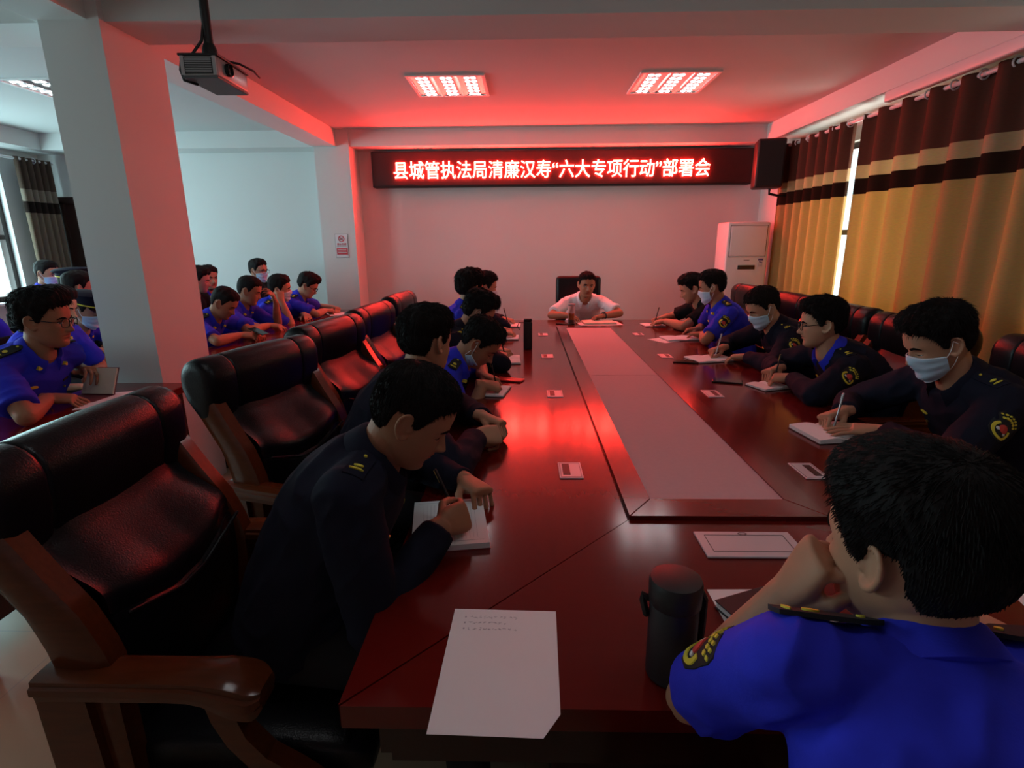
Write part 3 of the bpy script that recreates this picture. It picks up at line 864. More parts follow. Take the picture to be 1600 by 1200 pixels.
# ---- head
HZ = [-.117, -.112, -.100, -.080, -.055, -.030, .0, .025, .050, .080, .105, .118, .123]
HF = [.050, .066, .077, .0815, .084, .085, .084, .090, .089, .080, .056, .027, -.005]
HB = [.040, .020, .0, -.030, -.062, -.086, -.100, -.104, -.103, -.092, -.068, -.035, -.005]
HW = [.0, .025, .041, .0555, .0645, .0715, .0755, .0765, .0755, .067, .048, .026, .0]
def head_grid(nlat, nlon):
    zc, zr = .003, .120
    ang = np.linspace(-PI/2, PI/2, nlat)
    z = zc+zr*np.sin(ang)
    ca = np.arcsin(np.clip((np.array(HZ)-zc)/zr, -1, 1))
    s = nlat*0.018
    def itp(v):
        r = np.interp(ang, ca, v); q = gsmooth(r, s)
        e = np.clip(np.minimum(np.arange(nlat), nlat-1-np.arange(nlat))/(3*s), 0, 1)
        return r*(1-e)+q*e
    f, b, w = itp(HF), itp(HB), itp(HW)
    c = 0.35*(f+b)
    phi = -PI+2*PI*np.arange(nlon)/nlon
    C, S = np.cos(phi)[None], np.sin(phi)[None]
    pw = 2/2.35
    X = np.where(C > 0, c[:, None]+(f-c)[:, None]*np.abs(C)**pw, c[:, None]-(c-b)[:, None]*np.abs(C)**pw)
    Y = w[:, None]*np.sign(S)*np.abs(S)**pw
    Z = np.repeat(z[:, None], nlon, 1)
    y, a = Y, np.abs(Y)
    G = lambda u, s_: np.exp(-(u/s_)**2)
    nz = np.interp(Z, [-.048, -.043, -.037, -.031, -.020, -.008, .004, .014], [0, .009, .0245, .0275, .0215, .0135, .0065, 0])
    ns = np.interp(Z, [-.045, -.032, -.02, .0], [.0125, .0118, .0088, .0078])
    d = nz*np.exp(-(a/ns)**2.4)
    d = d+.0075*G(a-.0125, .0055)*G(Z+.034, .0065)
    d = d+.0042*G(a-.027, .020)*G(Z-.020, .009)
    d = d-.0105*G(a-.031, .0165)*G(Z-.001, .0105)
    d = d+.0048*G(a-.031, .0115)*G(Z+.001, .0068)
    d = d+.0045*G(a-.043, .016)*G(Z+.024, .016)
    d = d+.0062*G(a, .0185)*G(Z+.0525, .0042)+.0064*G(a, .016)*G(Z+.0645, .0045)
    d = d-.0058*G(a, .024)*G(Z+.0585, .0020)
    d = d+.0040*G(a, .020)*G(Z+.048, .010)
    d = d-.0045*G(a, .020)*G(Z+.077, .006)+.0065*G(a, .020)*G(Z+.098, .012)
    X = X+d*sstep(C, 0.0, 0.25)
    V = np.stack([X, Y, Z], 2)
    lip = G(a, .021)**2*(G(Z+.0535, .0045)+G(Z+.064, .0050))*(C > 0)
    lip = np.clip(lip*1.3, 0, 1)*(a < .026)
    return V, np.repeat(phi[None], nlat, 0), lip
def grid_faces(nlat, nlon):
    fs = []
    for i in range(nlat-1):
        for j in range(nlon):
            a, b = i*nlon+j, i*nlon+(j+1) % nlon
            fs.append((a, b, b+nlon, a+nlon))
    fs.append(tuple(reversed(range(nlon)))); fs.append(tuple((nlat-1)*nlon+j for j in range(nlon)))
    return fs
HEADS = {}
def head_data(n):
    if n not in HEADS:
        V, phi, lip = head_grid(n, int(n*1.3))
        F = grid_faces(n, int(n*1.3))
        bvh = BVHTree.FromPolygons([tuple(v) for v in V.reshape(-1, 3)], F)
        HEADS[n] = (V, phi, lip, F, bvh)
    return HEADS[n]

def grid_normals(V):
    dz = np.gradient(V, axis=0)
    dp = np.roll(V, -1, 1)-np.roll(V, 1, 1)
    n = np.cross(dp, dz); n /= np.linalg.norm(n, axis=2)[:, :, None]+1e-9
    n[0] = (0, 0, -1); n[-1] = (0, 0, 1)
    return n

def hair_geo(detail, style, seed):
    """closed cap that stands proud of the scalp inside the hairline and dips under the skin outside it"""
    n = {1: 56, 2: 84, 3: 128}[detail]
    V, phi, _ = head_grid(n, int(n*1.4))
    N = grid_normals(V)
    p = np.abs(np.degrees(phi)); Z = V[:, :, 2]
    fr = style.get('fringe', 0.0)
    zb = np.interp(p, [0, 30, 46, 58, 68, 76, 84, 90, 106, 113, 130, 180],
                   [.068-fr, .066-fr, .060-fr, .050-fr*.4, .028, -.004, -.010, .016, .014, -.028, -.050, -.052])
    zb = zb+0.006*vnoise(np.stack([phi.ravel()*9, Z.ravel()*0, Z.ravel()*0+seed], 1)).reshape(Z.shape)*(p < 65)
    m = sstep(Z, zb-.002, zb+.012)
    top, side = style.get('top', .020), style.get('side', .008)
    tp = sstep(Z, .03, .095)
    fw = np.clip(V[:, :, 0]/.08, -1, 1)
    th = side+(top-side)*tp+style.get('front', .006)*tp*np.clip(fw, 0, 1)
    th = th*(.30+.70*sstep(Z-zb, 0, .042))
    th = th*np.where(p > 105, 1-0.45*(1-sstep(Z, -.05, .01)), 1)
    q = V.reshape(-1, 3)
    nn = vnoise(np.c_[q[:, 0]*50, q[:, 1]*95, q[:, 2]*22], seed).reshape(Z.shape)
    n2 = vnoise(np.c_[q[:, 0]*120, q[:, 1]*190, q[:, 2]*45], seed+5).reshape(Z.shape)
    th = th*(1+style.get('nz', 1)*(0.20*nn+0.14*n2))
    off = m*th-(1-m)*.010
    W = V+N*off[:, :, None]
    # strands
    g = Geo(); g.add(W.reshape(-1, 3), grid_faces(*Z.shape))
    cnt = {1: 0, 2: 1500, 3: 5200}[detail]
    if cnt:
        rng = np.random.RandomState(seed)
        area = np.cos(np.arcsin(np.clip((Z-.003)/.12, -1, 1)))
        w = ((m > .75)*area).ravel(); w /= w.sum()
        idx = rng.choice(len(w), cnt, p=w)
        P = W.reshape(-1, 3)[idx]; Nn = N.reshape(-1, 3)[idx]
        crown = np.array([-.055, 0.01, .115])
        fl = P-crown; fl = fl-Nn*np.sum(fl*Nn, 1)[:, None]; fl /= np.linalg.norm(fl, axis=1)[:, None]+1e-9
        lift = style.get('lift', .20)*sstep(P[:, 2], .0, .09)+.10
        D = fl+Nn*(lift*rng.uniform(.5, 1.5, cnt))[:, None]+rng.normal(0, .14, (cnt, 3)); D /= np.linalg.norm(D, axis=1)[:, None]
        L = rng.uniform(.35, 1.0, cnt)*(0.007+0.013*sstep(P[:, 2], .0, .08))*style.get('len', 1)
        sd = np.cross(D, Nn); sd /= np.linalg.norm(sd, axis=1)[:, None]+1e-9
        up2 = np.cross(sd, D)
        r = .0008 if detail == 3 else .0012
        base = P-D*.004
        mid = P+D*(L*.5)[:, None]
        tip = P+D*L[:, None]-np.array([0, 0, 1])*(L*.22)[:, None]
        a = [base+sd*r, base-sd*r, base+up2*r*1.4, mid+sd*r*.8, mid-sd*r*.8, mid+up2*r, tip]
        Vs = np.stack(a, 1).reshape(-1, 3)
        fs = []
        for k in range(cnt):
            o = k*7
            fs += [(o, o+2, o+5, o+3), (o+2, o+1, o+4, o+5), (o+1, o, o+3, o+4), (o+3, o+5, o+6), (o+5, o+4, o+6), (o+4, o+3, o+6)]
        g.add(Vs, fs)
    return g

def ear_geo(g, s, R, H, k):
    """one ear, s = +1 left / -1 right, added in world space"""
    def T(p): return (np.asarray(p, float)*k) @ R.T+H
    pts = [(.010, -.004), (.008, .012), (.001, .024), (-.010, .030), (-.021, .026), (-.027, .013), (-.026, -.003), (-.019, -.017), (-.010, -.028), (.0, -.031), (.006, -.024)]
    P = [(x, s*(.0745+.015*np.clip(-x/.027, -.1, 1)+.003), z) for x, z in pts]
    t = np.linspace(0, len(P)-1, 34); P = np.stack([np.interp(t, range(len(P)), np.array(P)[:, i]) for i in range(3)], 1)
    P = np.stack([gsmooth(P[:, i], 1.2) for i in range(3)], 1)
    rr = np.interp(t, [0, 2, 5, 7.5, 9, 10], [.0036, .0042, .0044, .0045, .0068, .005])*k
    g.tube(T(P), rr, n=10)
    a = math.radians(26)*s
    Re = R @ Rz(-a) if s < 0 else R @ Rz(-a)
    g.ellipsoid(T((-.012, s*.0805, -.002)), np.array((.0155, .0036, .026))*k, Re, 16)
    g.ellipsoid(T((.007, s*.0765, -.004)), np.array((.006, .004, .008))*k, R, 10)
    g.ellipsoid(T((-.004, s*.0735, -.004)), np.array((.012, .006, .018))*k, R, 12)

# ---- hands
HANDPOSE = {
    'flat': dict(fl=[(8, 14, 10)]*4, sp=(7, 2, -3, -9), th=[(.72, .68, -.12), (.88, .45, -.1), (.95, .28, -.12)]),
    'relax': dict(fl=[(28, 34, 20), (34, 38, 22), (38, 42, 24), (40, 44, 25)], sp=(6, 2, -3, -8), th=[(.70, .62, -.36), (.88, .40, -.25), (.95, .22, -.2)]),
    'fist': dict(fl=[(66, 82, 40), (72, 84, 42), (75, 84, 42), (76, 82, 40)], sp=(3, 1, -1, -3), th=[(.72, .50, -.48), (.78, -.30, -.55), (.45, -.86, -.25)]),
    'clasp': dict(fl=[(50, 62, 30), (54, 64, 32), (56, 64, 32), (56, 62, 30)], sp=(4, 1, -2, -5), th=[(.72, .60, -.34), (.90, .30, -.3), (.90, .05, -.42)]),
    'write': dict(fl=[(46, 44, 18), (58, 58, 26), (68, 68, 34), (72, 70, 36)], sp=(4, 1, -1, -4), th=[(.70, .50, -.50), (.92, .02, -.38), (.95, -.18, -.25)]),
    'claw': dict(fl=[(58, 58, 30), (62, 60, 32), (64, 60, 32), (62, 58, 30)], sp=(5, 1, -2, -6), th=[(.66, .70, -.30), (.85, .40, -.35), (.90, .25, -.35)]),
    'cup': dict(fl=[(30, 48, 28), (34, 52, 30), (38, 54, 30), (42, 54, 30)], sp=(5, 1, -2, -6), th=[(.66, .70, -.25), (.85, .50, -.15), (.95, .20, -.2)]),
}
FB = [(.0305, .0083), (.0102, .0086), (-.0106, .0083), (-.0300, .0073)]
FL = [(.044, .026, .021), (.048, .030, .022), (.044, .028, .021), (.035, .021, .018)]
def hand_geo(g, W, R, side, pose, k=1.0, n=10):
    """side +1 = left hand; returns index tip and thumb tip in world space"""
    m = np.array([1, -1 if side > 0 else 1, 1.0])
    T = lambda p: (np.asarray(p, float)*m*k) @ R.T+W
    d = HANDPOSE[pose]
    a = np.arange(18)*2*PI/18
    rings = []
    for x, hw, ht, cy, cz in ((-.03, .026, .021, 0, 0), (.0, .028, .020, 0, 0), (.02, .033, .020, .003, -.001), (.045, .039, .0185, .002, -.002), (.07, .0405, .0155, 0, -.001), (.088, .039, .0125, 0, .0), (.094, .035, .009, 0, -.001)):
        c, s = np.cos(a), np.sin(a)
        rings.append(T(np.stack([np.full(18, x), cy+hw*np.sign(c)*np.abs(c)**.8, cz+ht*np.sign(s)*np.abs(s)**.8], 1)))
    g.loft(rings)
    g.ellipsoid(T((.034, .020, -.012)), np.array((.030, .016, .014))*k, R, 12)
    tips = []
    for (y, r), L, fl, sp in zip(FB, FL, d['fl'], d['sp']):
        p = np.array([.078, y, .0005]); s = math.radians(sp)
        pts, rr, ac = [p-np.array([.02, 0, 0]), p.copy()], [r*1.0, r*1.08], 0.0
        for j in range(3):
            ac += math.radians(fl[j])
            dv = np.array([math.cos(ac)*math.cos(s), math.sin(s), -math.sin(ac)])
            ext = .012 if j == 0 else 0
            for q in ((.35, .97), (.7, .92), (1.0, 1.0 if j < 2 else .78)):
                pts.append(p+dv*(L[j]+ext)*q[0]); rr.append(r*q[1]*(1-.07*j))
            p = p+dv*(L[j]+ext)
        g.tube(T(pts), np.array(rr)*k, n=n, up=R[:, 1])
        tips.append(T(p))
    p = np.array([.018, .022, -.008]); pts, rr = [p], [.0135]
    for L, dv, r in zip((.046, .034, .026), d['th'], (.0118, .0108, .0082)):
        dv = unit(dv)
        pts += [p+dv*L*.5, p+dv*L]; rr += [r*.98, r]
        p = p+dv*L
    g.tube(T(pts), np.array(rr)*k, n=n, up=R[:, 2])
    return tips[0], T(p), T(p+np.array([0, 0, 0]))

# ---- remeshing
def remesh(g, voxel, iters=3, lam=0.5):
    me = g.mesh('tmp', M['black'])
    o = bpy.data.objects.new('tmp', me); COL.objects.link(o)
    md = o.modifiers.new('r', 'REMESH'); md.mode = 'VOXEL'; md.voxel_size = voxel; md.use_smooth_shade = True
    dg = bpy.context.evaluated_depsgraph_get()
    out = bpy.data.meshes.new_from_object(o.evaluated_get(dg))
    bpy.data.objects.remove(o); bpy.data.meshes.remove(me)
    n = len(out.vertices); co = np.empty(n*3); out.vertices.foreach_get('co', co); co = co.reshape(-1, 3)
    e = np.empty(len(out.edges)*2, np.int32); out.edges.foreach_get('vertices', e); e = e.reshape(-1, 2)
    deg = np.bincount(e.ravel(), minlength=n)[:, None].clip(1)
    def lap(c, l):
        s = np.stack([np.bincount(e[:, 0], c[e[:, 1], i], n)+np.bincount(e[:, 1], c[e[:, 0], i], n) for i in range(3)], 1)/deg
        return c+l*(s-c)
    for _ in range(iters):
        co = lap(co, lam)
    return out, co
def put(me, co):
    me.vertices.foreach_set('co', np.asarray(co, float).ravel()); me.update()
def normals(me):
    n = np.empty(len(me.vertices)*3); me.vertices.foreach_get('normal', n); return n.reshape(-1, 3)

def bvh_of(me, co):
    me.calc_loop_triangles()
    t = np.empty(len(me.loop_triangles)*3, np.int32); me.loop_triangles.foreach_get('vertices', t)
    return BVHTree.FromPolygons(co.tolist(), t.reshape(-1, 3).tolist())

# ---- the person
OUTFIT = {'navy': ('navy', 'jacket'), 'blue': ('blue', 'shirt'), 'white': ('white_cloth', 'shirt'), 'black': ('black_cloth', 'tshirt')}
PENS = []
def person(label, group, head, hyaw, hpitch=0, hroll=0, byaw=0.0, rh=None, lh=None, outfit='blue', detail=1, mask=None, mask_side='',
           glasses=False, cap=False, style=None, tan=False, eyes='down', twist=0, k=1.0, seed=1, pelvis=None, elbow_z=.80,
           rel=None, lel=None, seat_z=.46, plump=1.0, lean=.5, ins='bars', pd=None, shrug=None, neck=.078, pdir=None, ppos=None, slv=None):
    style = style or {}
    H = np.asarray(head, float)
    ya, pa = math.radians(hyaw), math.radians(hpitch)
    Rh = frame_from((math.cos(pa)*math.cos(ya), math.cos(pa)*math.sin(ya), -math.sin(pa)))
    if hroll:
        c, s = math.cos(math.radians(hroll)), math.sin(math.radians(hroll))
        Rh = Rh @ np.array([[1, 0, 0], [0, c, -s], [0, s, c]])
    b = math.radians(byaw); fwd = np.array([math.cos(b), math.sin(b), 0]); left0 = np.array([-math.sin(b), math.cos(b), 0])
    b2 = math.radians(byaw+twist); L1 = np.array([-math.sin(b2), math.cos(b2), 0])
    hz = seat_z+.115
    Hb = H+Rh @ np.array([-.022, 0, -.052])*k
    hd0 = unit(Hb+np.array([0, 0, -.5])-0.30*fwd-Hb)
    nd = unit(lean*Rh[:, 2]+(1-lean)*unit(np.array([0, 0, 1])+0.55*fwd))
    N = Hb-nd*neck*k
    if pelvis is None:
        dz = N[2]-hz
        d = math.sqrt(max(.02**2, (.50*k)**2-dz*dz))
        Pv = np.array([N[0], N[1], hz])-fwd*d; Pv[2] = hz
    else: Pv = np.array([pelvis[0], pelvis[1], hz])
    C = (Pv+N)/2-fwd*.05+np.array([0, 0, .045])
    def spine(s):
        if s <= 1: return (1-s)**2*Pv+2*s*(1-s)*C+s*s*N
        return N+(s-1)*.5*nd
    def tang(s):
        if s <= 1: return unit(2*(1-s)*(C-Pv)+2*s*(N-C))
        return nd
    def fr(s):
        t = tang(s); l = unit(left0*(1-max(0, min(1, s)))+L1*max(0, min(1, s))); l = unit(l-t*(l @ t))
        return spine(s), t, l, np.cross(l, t)
    root = link('person', None); root.empty_display_size = .2
    root.location = (Pv[0], Pv[1], 0); root.rotation_euler = (0, 0, b)
    tag(root, label, 'person', group)
    Rb = Rz(b); O = np.array([Pv[0], Pv[1], 0])
    loc = lambda P: (np.asarray(P, float)-O) @ Rb
    def child(name, g, mats, parent=None, smooth=True, sharp=50):
        g.v = [loc(np.concatenate(g.v))]
        return g.obj(name, mats, parent or root, smooth, sharp)
    # torso sections: s, half width, half depth
    SEC = [(-.12, .165, .118), (0, .180, .135), (.22, .168, .132*plump), (.45, .170, .128*plump), (.66, .182, .124), (.80, .180, .112), (.90, .135, .092), (.97, .085, .072), (1.03, .060, .060)]
    def torso(g, dw, smax=9):
        a = np.arange(40)*2*PI/40
        c_, s_ = np.cos(a), np.sin(a)
        sq = lambda v: np.sign(v)*np.abs(v)**.84
        rings = []
        for s, hw, hdp in SEC:
            if s > smax: break
            c, t, l, f = fr(max(s, 0)); c = c+(t*(s*.5) if s < 0 else 0)
            rings.append(c+k*(hw+dw)*sq(s_)[:, None]*l+k*(hdp+dw)*sq(c_)[:, None]*f)
        g.loft(rings)
    c8, t8, l8, f8 = fr(.84)
    S = {}
    for sd in (1, -1): S[sd] = c8+sd*.172*k*l8+t8*.012+f8*.018+(np.asarray(shrug[sd], float) if shrug and sd in shrug else 0)
    # arms
    UL, FLn = .290*k, .258*k
    hands = {1: lh, -1: rh}
    W, E, HR = {}, {}, {}
    for sd in (1, -1):
        h = hands[sd]
        if h is None:
            w = Pv+fwd*.30+left0*sd*.08+np.array([0, 0, .09]); fd, up, pose = fwd-left0*sd*.3, (0, 0, 1), 'relax'; ez = .70
        else:
            w, fd, up, pose = np.asarray(h[0], float), h[1], h[2], h[3]; ez = elbow_z
        HR[sd] = (frame_from(fd, up), pose)
        s0 = S[sd]; dv = w-s0; D = np.linalg.norm(dv); mx = (UL+FLn)*.985
        if D > mx:
            print('ARM SHORT %s side %d by %.3f' % (label[:30], sd, D-mx))
            s0 = s0+dv/D*min(.07, D-mx); S[sd] = s0; dv = w-s0; D = np.linalg.norm(dv)
        sc = max(1.0, D/mx); u_, f_ = UL*sc, FLn*sc
        x = (u_*u_-f_*f_+D*D)/(2*D); hgt = math.sqrt(max(1e-6, u_*u_-x*x)); ax = dv/D
        hint = unit(l8*sd*.75-fwd*.25+np.array([0, 0, -.6]))
        given = lel if sd > 0 else rel
        best = None
        e1 = unit(np.cross(ax, (0.31, 0.2, 0.93))); e2 = np.cross(ax, e1)
        for q in np.linspace(0, 2*PI, 121):
            p = s0+ax*x+hgt*(e1*math.cos(q)+e2*math.sin(q))
            if given is not None: cost = np.linalg.norm(p-np.asarray(given))
            else: cost = 5*max(0, ez-p[2])+.8*max(0, p[2]-ez)-.30*((p-s0) @ hint)
            if best is None or cost < best[0]: best = (cost, p)
        E[sd], W[sd] = best[1], w
    # ---- body
    vox = {1: .0070, 2: .0042, 3: .0028}[detail]
    g = Geo(); torso(g, -.026)
    hn = {1: 60, 2: 90, 3: 130}[detail]
    V, phi, lip, F, hbvh = head_data(hn)
    toW = lambda P: (np.asarray(P, float)*k) @ Rh.T+H
    g.add(toW(V.reshape(-1, 3)), F)
    for sd in (1, -1): ear_geo(g, sd, Rh, H, k)
    g.tube([N-nd*.03, N+(Hb-N)*.4, Hb+nd*.01, H+Rh @ np.array([-.022, 0, -.01])*k], np.array([.064, .056, .056, .050])*k, n=24)
    tips = {}
    for sd in (1, -1):
        R_, pose = HR[sd]
        g.tube([fr(.93)[0]+sd*.03*l8, (fr(.93)[0]+S[sd])/2+t8*.004, S[sd]], np.array([.045, .044, .046])*k, n=16)
        u = E[sd]-S[sd]
        g.tube([S[sd], S[sd]+u*.35, S[sd]+u*.7, E[sd]], np.array([.048, .046, .042, .0385])*k, n=16)
        v = W[sd]-E[sd]
        g.tube([E[sd], E[sd]+v*.25, E[sd]+v*.6, E[sd]+v*.9, W[sd]], np.array([.0385, .0415, .035, .0265, .0245])*k, n=16, up=R_[:, 2], flat=[1, 1, 1.05, 1.15, 1.2])
        tips[sd] = hand_geo(g, W[sd], R_, sd, pose, k)
    me, co = remesh(g, vox, 3 if detail == 3 else 2, .45)
    # give the head back its carved surface
    hl = ((co-H) @ Rh)/k
    r2 = (hl[:, 0]/.13)**2+(hl[:, 1]/.0735)**2+(hl[:, 2]/.125)**2
    cand = np.where((r2 < 1.15) & (hl[:, 2] > -.085) & (np.abs(hl[:, 1]) < .068) & (hl[:, 0] > .015))[0]
    for i in cand:
        p, nrm, _, dist = hbvh.find_nearest(hl[i].tolist())
        if p is not None and dist < .010: co[i] = toW(np.array(p))
    put(me, loc(co))
    lipv = np.zeros(len(co))
    a_, z_ = np.abs(hl[:, 1]), hl[:, 2]
    G = lambda u, s_: np.exp(-(u/s_)**2)
    lipv = np.clip(1.25*G(a_, .021)**2*(G(z_+.0535, .0045)+G(z_+.064, .005)), 0, 1)*(hl[:, 0] > .06)*(a_ < .027)
    at = me.attributes.new('lip', 'FLOAT', 'POINT'); at.data.foreach_set('value', lipv)
    me.materials.clear(); me.materials.append(M['skin_tan' if tan else 'skin'])
    me.name = 'body'
    link('body', me, root)
    # ---- hair, brows, eyes
    hg = hair_geo(detail, style, seed); hg.v = [toW(np.concatenate(hg.v))]
    child('hair', hg, M['hair'], sharp=80)
    def on_face(y, z, off=0.0):
        p, nrm, _, _ = hbvh.ray_cast((.2, y, z), (-1, 0, 0), .3)
        return np.array(p)+np.array(nrm)*off if p is not None else np.array([.08, y, z])
    for sd in (1, -1):
        g = Geo(); r = []
        for y, z, h in ((.013, .0165, .003), (.022, .021, .004), (.032, .0235, .0038), (.042, .021, .003), (.049, .0165, .001)):
            o_, i_ = .0022, -.003
            r.append([on_face(sd*y, z+h, o_), on_face(sd*y, z-h, o_), on_face(sd*y, z-h, i_), on_face(sd*y, z+h, i_)])
        g.loft([np.array(q) for q in r]); g.v = [toW(np.concatenate(g.v))]; child('eyebrow', g, M['hair'])
        if mask == 'eyes': continue
        g = Geo()
        if eyes == 'open':
            n_ = 13; t = np.linspace(-1, 1, n_)
            top = [on_face(sd*(.0315+.0135*u), .0005+.0062*(1-u*u)**.8+.001*u, .0012) for u in t]
            bot = [on_face(sd*(.0315+.0135*u), .0005-.0048*(1-u*u)**.8+.001*u, .0012) for u in t]
            mid = [(p+q)/2+np.array([.0012*(1-u*u), 0, 0]) for p, q, u in zip(top, bot, t)]
            inn = [p-np.array([.006, 0, 0]) for p in mid]
            g.loft([np.array(top), np.array(mid), np.array(bot), np.array(inn), np.array(top)], closed=False, cap=False)
            ic = on_face(sd*.0315, .0008, .0022)
            g.lathe([(.0001, .0022), (.0035, .0018), (.0056, .0004), (.0056, -.003)], ic, n=16, R=np.array([[0, 0, 1.], [0, 1, 0], [-1, 0, 0]]), mi=1)
            g.tube([p+np.array([.0006, 0, .0004]) for p in top], .0011, n=6, mi=1)
        else:
            pts = [on_face(sd*(.0315+.0145*u), -.0035-.0028*(1-u*u), .0004) for u in np.linspace(-1, 1, 11)]
            g.tube(pts, [.0006, .001, .0013, .0015, .0015, .0015, .0015, .0014, .0013, .001, .0006], n=6, mi=1)
        g.v = [toW(np.concatenate(g.v))]; child('eye', g, [M['eye_white'], M['iris']])
    # ---- medical mask
    if mask in ('on', 'chin'):
        nu, nv = 41, 23
        U = np.linspace(-1, 1, nu); Vv = np.linspace(0, 1, nv)
        rr = np.zeros((nv, nu)); zz = np.zeros((nv, nu)); ph = np.radians(74)*U
        for i, v in enumerate(Vv):
            for j, u in enumerate(U):
                zt = -.010-.014*abs(u)**1.4+.006*math.exp(-(u/.22)**2); zbm = -.121+.034*abs(u)**1.6
                z = zt+(zbm-zt)*v; zz[i, j] = z
                zq = max(z, -.106)
                p, _, _, _ = hbvh.ray_cast((.25*math.cos(ph[j]), .25*math.sin(ph[j]), zq), (-math.cos(ph[j]), -math.sin(ph[j]), 0), .3)
                rr[i, j] = math.hypot(p[0], p[1]) if p is not None else .06
        for _ in range(3):
            q = np.stack([gsmooth(r, 2.0) for r in rr]); q = np.stack([gsmooth(q[:, j], 1.6) for j in range(nu)], 1)
            rr = np.maximum(rr, q)
        rr = np.stack([gsmooth(r, 1.5) for r in rr])+.0055
        rr -= np.where(Vv > .86, (Vv-.86)/.14*.010, 0)[:, None]
        pl = .0016*np.sin(Vv*2*PI*3)[:, None]*(1-np.abs(U)**3)[None]
        Pm = np.stack([(rr+pl)*np.cos(ph)[None], (rr+pl)*np.sin(ph)[None], zz], 2)
        Pi = np.stack([(rr+pl-.0022)*np.cos(ph)[None], (rr+pl-.0022)*np.sin(ph)[None], zz], 2)
        if mask == 'chin':
            an = math.radians(33); c, s = math.cos(an), math.sin(an)
            Q = np.array([[c, 0, s], [0, 1, 0], [-s, 0, c]])
            sq = lambda A: (A*np.array([1, 1, .62])+np.array([.004, 0, -.020])) @ Q.T+np.array([.006, 0, -.006])
            Pm, Pi = sq(Pm), sq(Pi)
        g = Geo()
        loops = [np.concatenate([Pm[i], Pi[i][::-1]]) for i in range(nv)]
        g.loft(loops); g.v = [toW(np.concatenate(g.v))]; mo = child('face_mask', g, M['mask'], sharp=70)
        g = Geo(); g.tube(Pm[0]+np.array([.0006, 0, -.002]), .0016, n=6); g.tube(Pm[-1]+np.array([.0006, 0, .002]), .0014, n=6)
        g.v = [toW(np.concatenate(g.v))]; child('edge_binding', g, M['mask_edge'], mo)
        for sd in (1, -1):
            j = -1 if sd > 0 else 0
            a0, a1 = Pm[1, j], Pm[-2, j]
            g = Geo(); mk = lambda p, q, f: p*(1-f)+q*f+np.array([0, sd*.006*math.sin(f*PI), 0])
            e0, e1 = np.array([-.006, sd*.083, .020]), np.array([-.008, sd*.083, -.030])
            pts = [mk(a0, e0, f) for f in np.linspace(0, 1, 7)]+[np.array([-.020, sd*.086, .005])]+[mk(e1, a1, f) for f in np.linspace(0, 1, 7)]
            g.tube(pts, .0013 if detail > 1 else .0019, n=6); g.v = [toW(np.concatenate(g.v))]; child('ear_loop', g, M['loop'], mo)
    if glasses:
        g = Geo(); gx = .0985
        for sd in (1, -1):
            a = np.linspace(0, 2*PI, 25)
            sq = lambda v: np.sign(v)*np.abs(v)**.7
            g.tube(np.stack([np.full(25, gx)-.006*np.abs(sq(np.cos(a))+.2)*0-.004*(sq(np.cos(a))+1)/2, sd*(.0335+.0255*sq(np.cos(a))), .0005+.0185*sq(np.sin(a))], 1), .0019, n=6, dome=False)
            g.tube([(gx-.004, sd*.059, .006), (.07, sd*.0765, .008), (.02, sd*.0795, .012), (-.014, sd*.0815, .014), (-.028, sd*.081, -.004)], .0019, n=6)
        g.tube([(gx, -.009, .004), (gx+.003, 0, .006), (gx, .009, .004)], .0018, n=6)
        g.v = [toW(np.concatenate(g.v))]; gl = child('glasses', g, M['black_gloss'])
    if cap:
        g = Geo(); a = np.arange(40)*2*PI/40
        def rg(rx, ry, z, tilt=0, cx=-.004): return np.stack([cx+rx*np.cos(a), ry*np.sin(a), z+tilt*np.cos(a)], 1)
        g.loft([rg(.118, .094, .052), rg(.119, .096, .085), rg(.150, .128, .112, .022), rg(.150, .130, .122, .026), rg(.120, .10, .140, .02), rg(.05, .04, .146, .008), rg(.002, .002, .147)])
        g.v = [toW(np.concatenate(g.v))]; co_ = child('peaked_cap', g, M['navy'])
        g = Geo(); t = np.linspace(-1.1, 1.1, 17); r0 = np.stack([.112*np.cos(t), .092*np.sin(t), np.full(17, .052)], 1); r1 = np.stack([.112*np.cos(t)+.052*np.cos(t*.9), .098*np.sin(t), .052-.030*np.cos(t)], 1)
        g.loft([np.concatenate([r0, r1[::-1]]), np.concatenate([r0, r1[::-1]])-np.array([0, 0, .004])])
        g.v = [toW(np.concatenate(g.v))]; child('visor', g, M['black_gloss'], co_)
        g = Geo(); g.loft([rg(.1205, .0975, .054), rg(.1215, .0985, .062), rg(.1195, .0965, .062), rg(.1185, .0955, .054), rg(.1205, .0975, .054)], cap=False)
        g.v = [toW(np.concatenate(g.v))]; child('cap_band', g, M['yellow'], co_)
        g = Geo(); g.ellipsoid((.128, 0, .092), (.006, .018, .018)); g.v = [toW(np.concatenate(g.v))]; child('cap_badge', g, M['gold'], co_)
    # ---- upper garment
    mname, kind = OUTFIT[outfit]
    long = kind == 'jacket'
    g = Geo(); ease = .014 if long else .006
    torso(g, ease-.002, 1.0)
    cut = {}
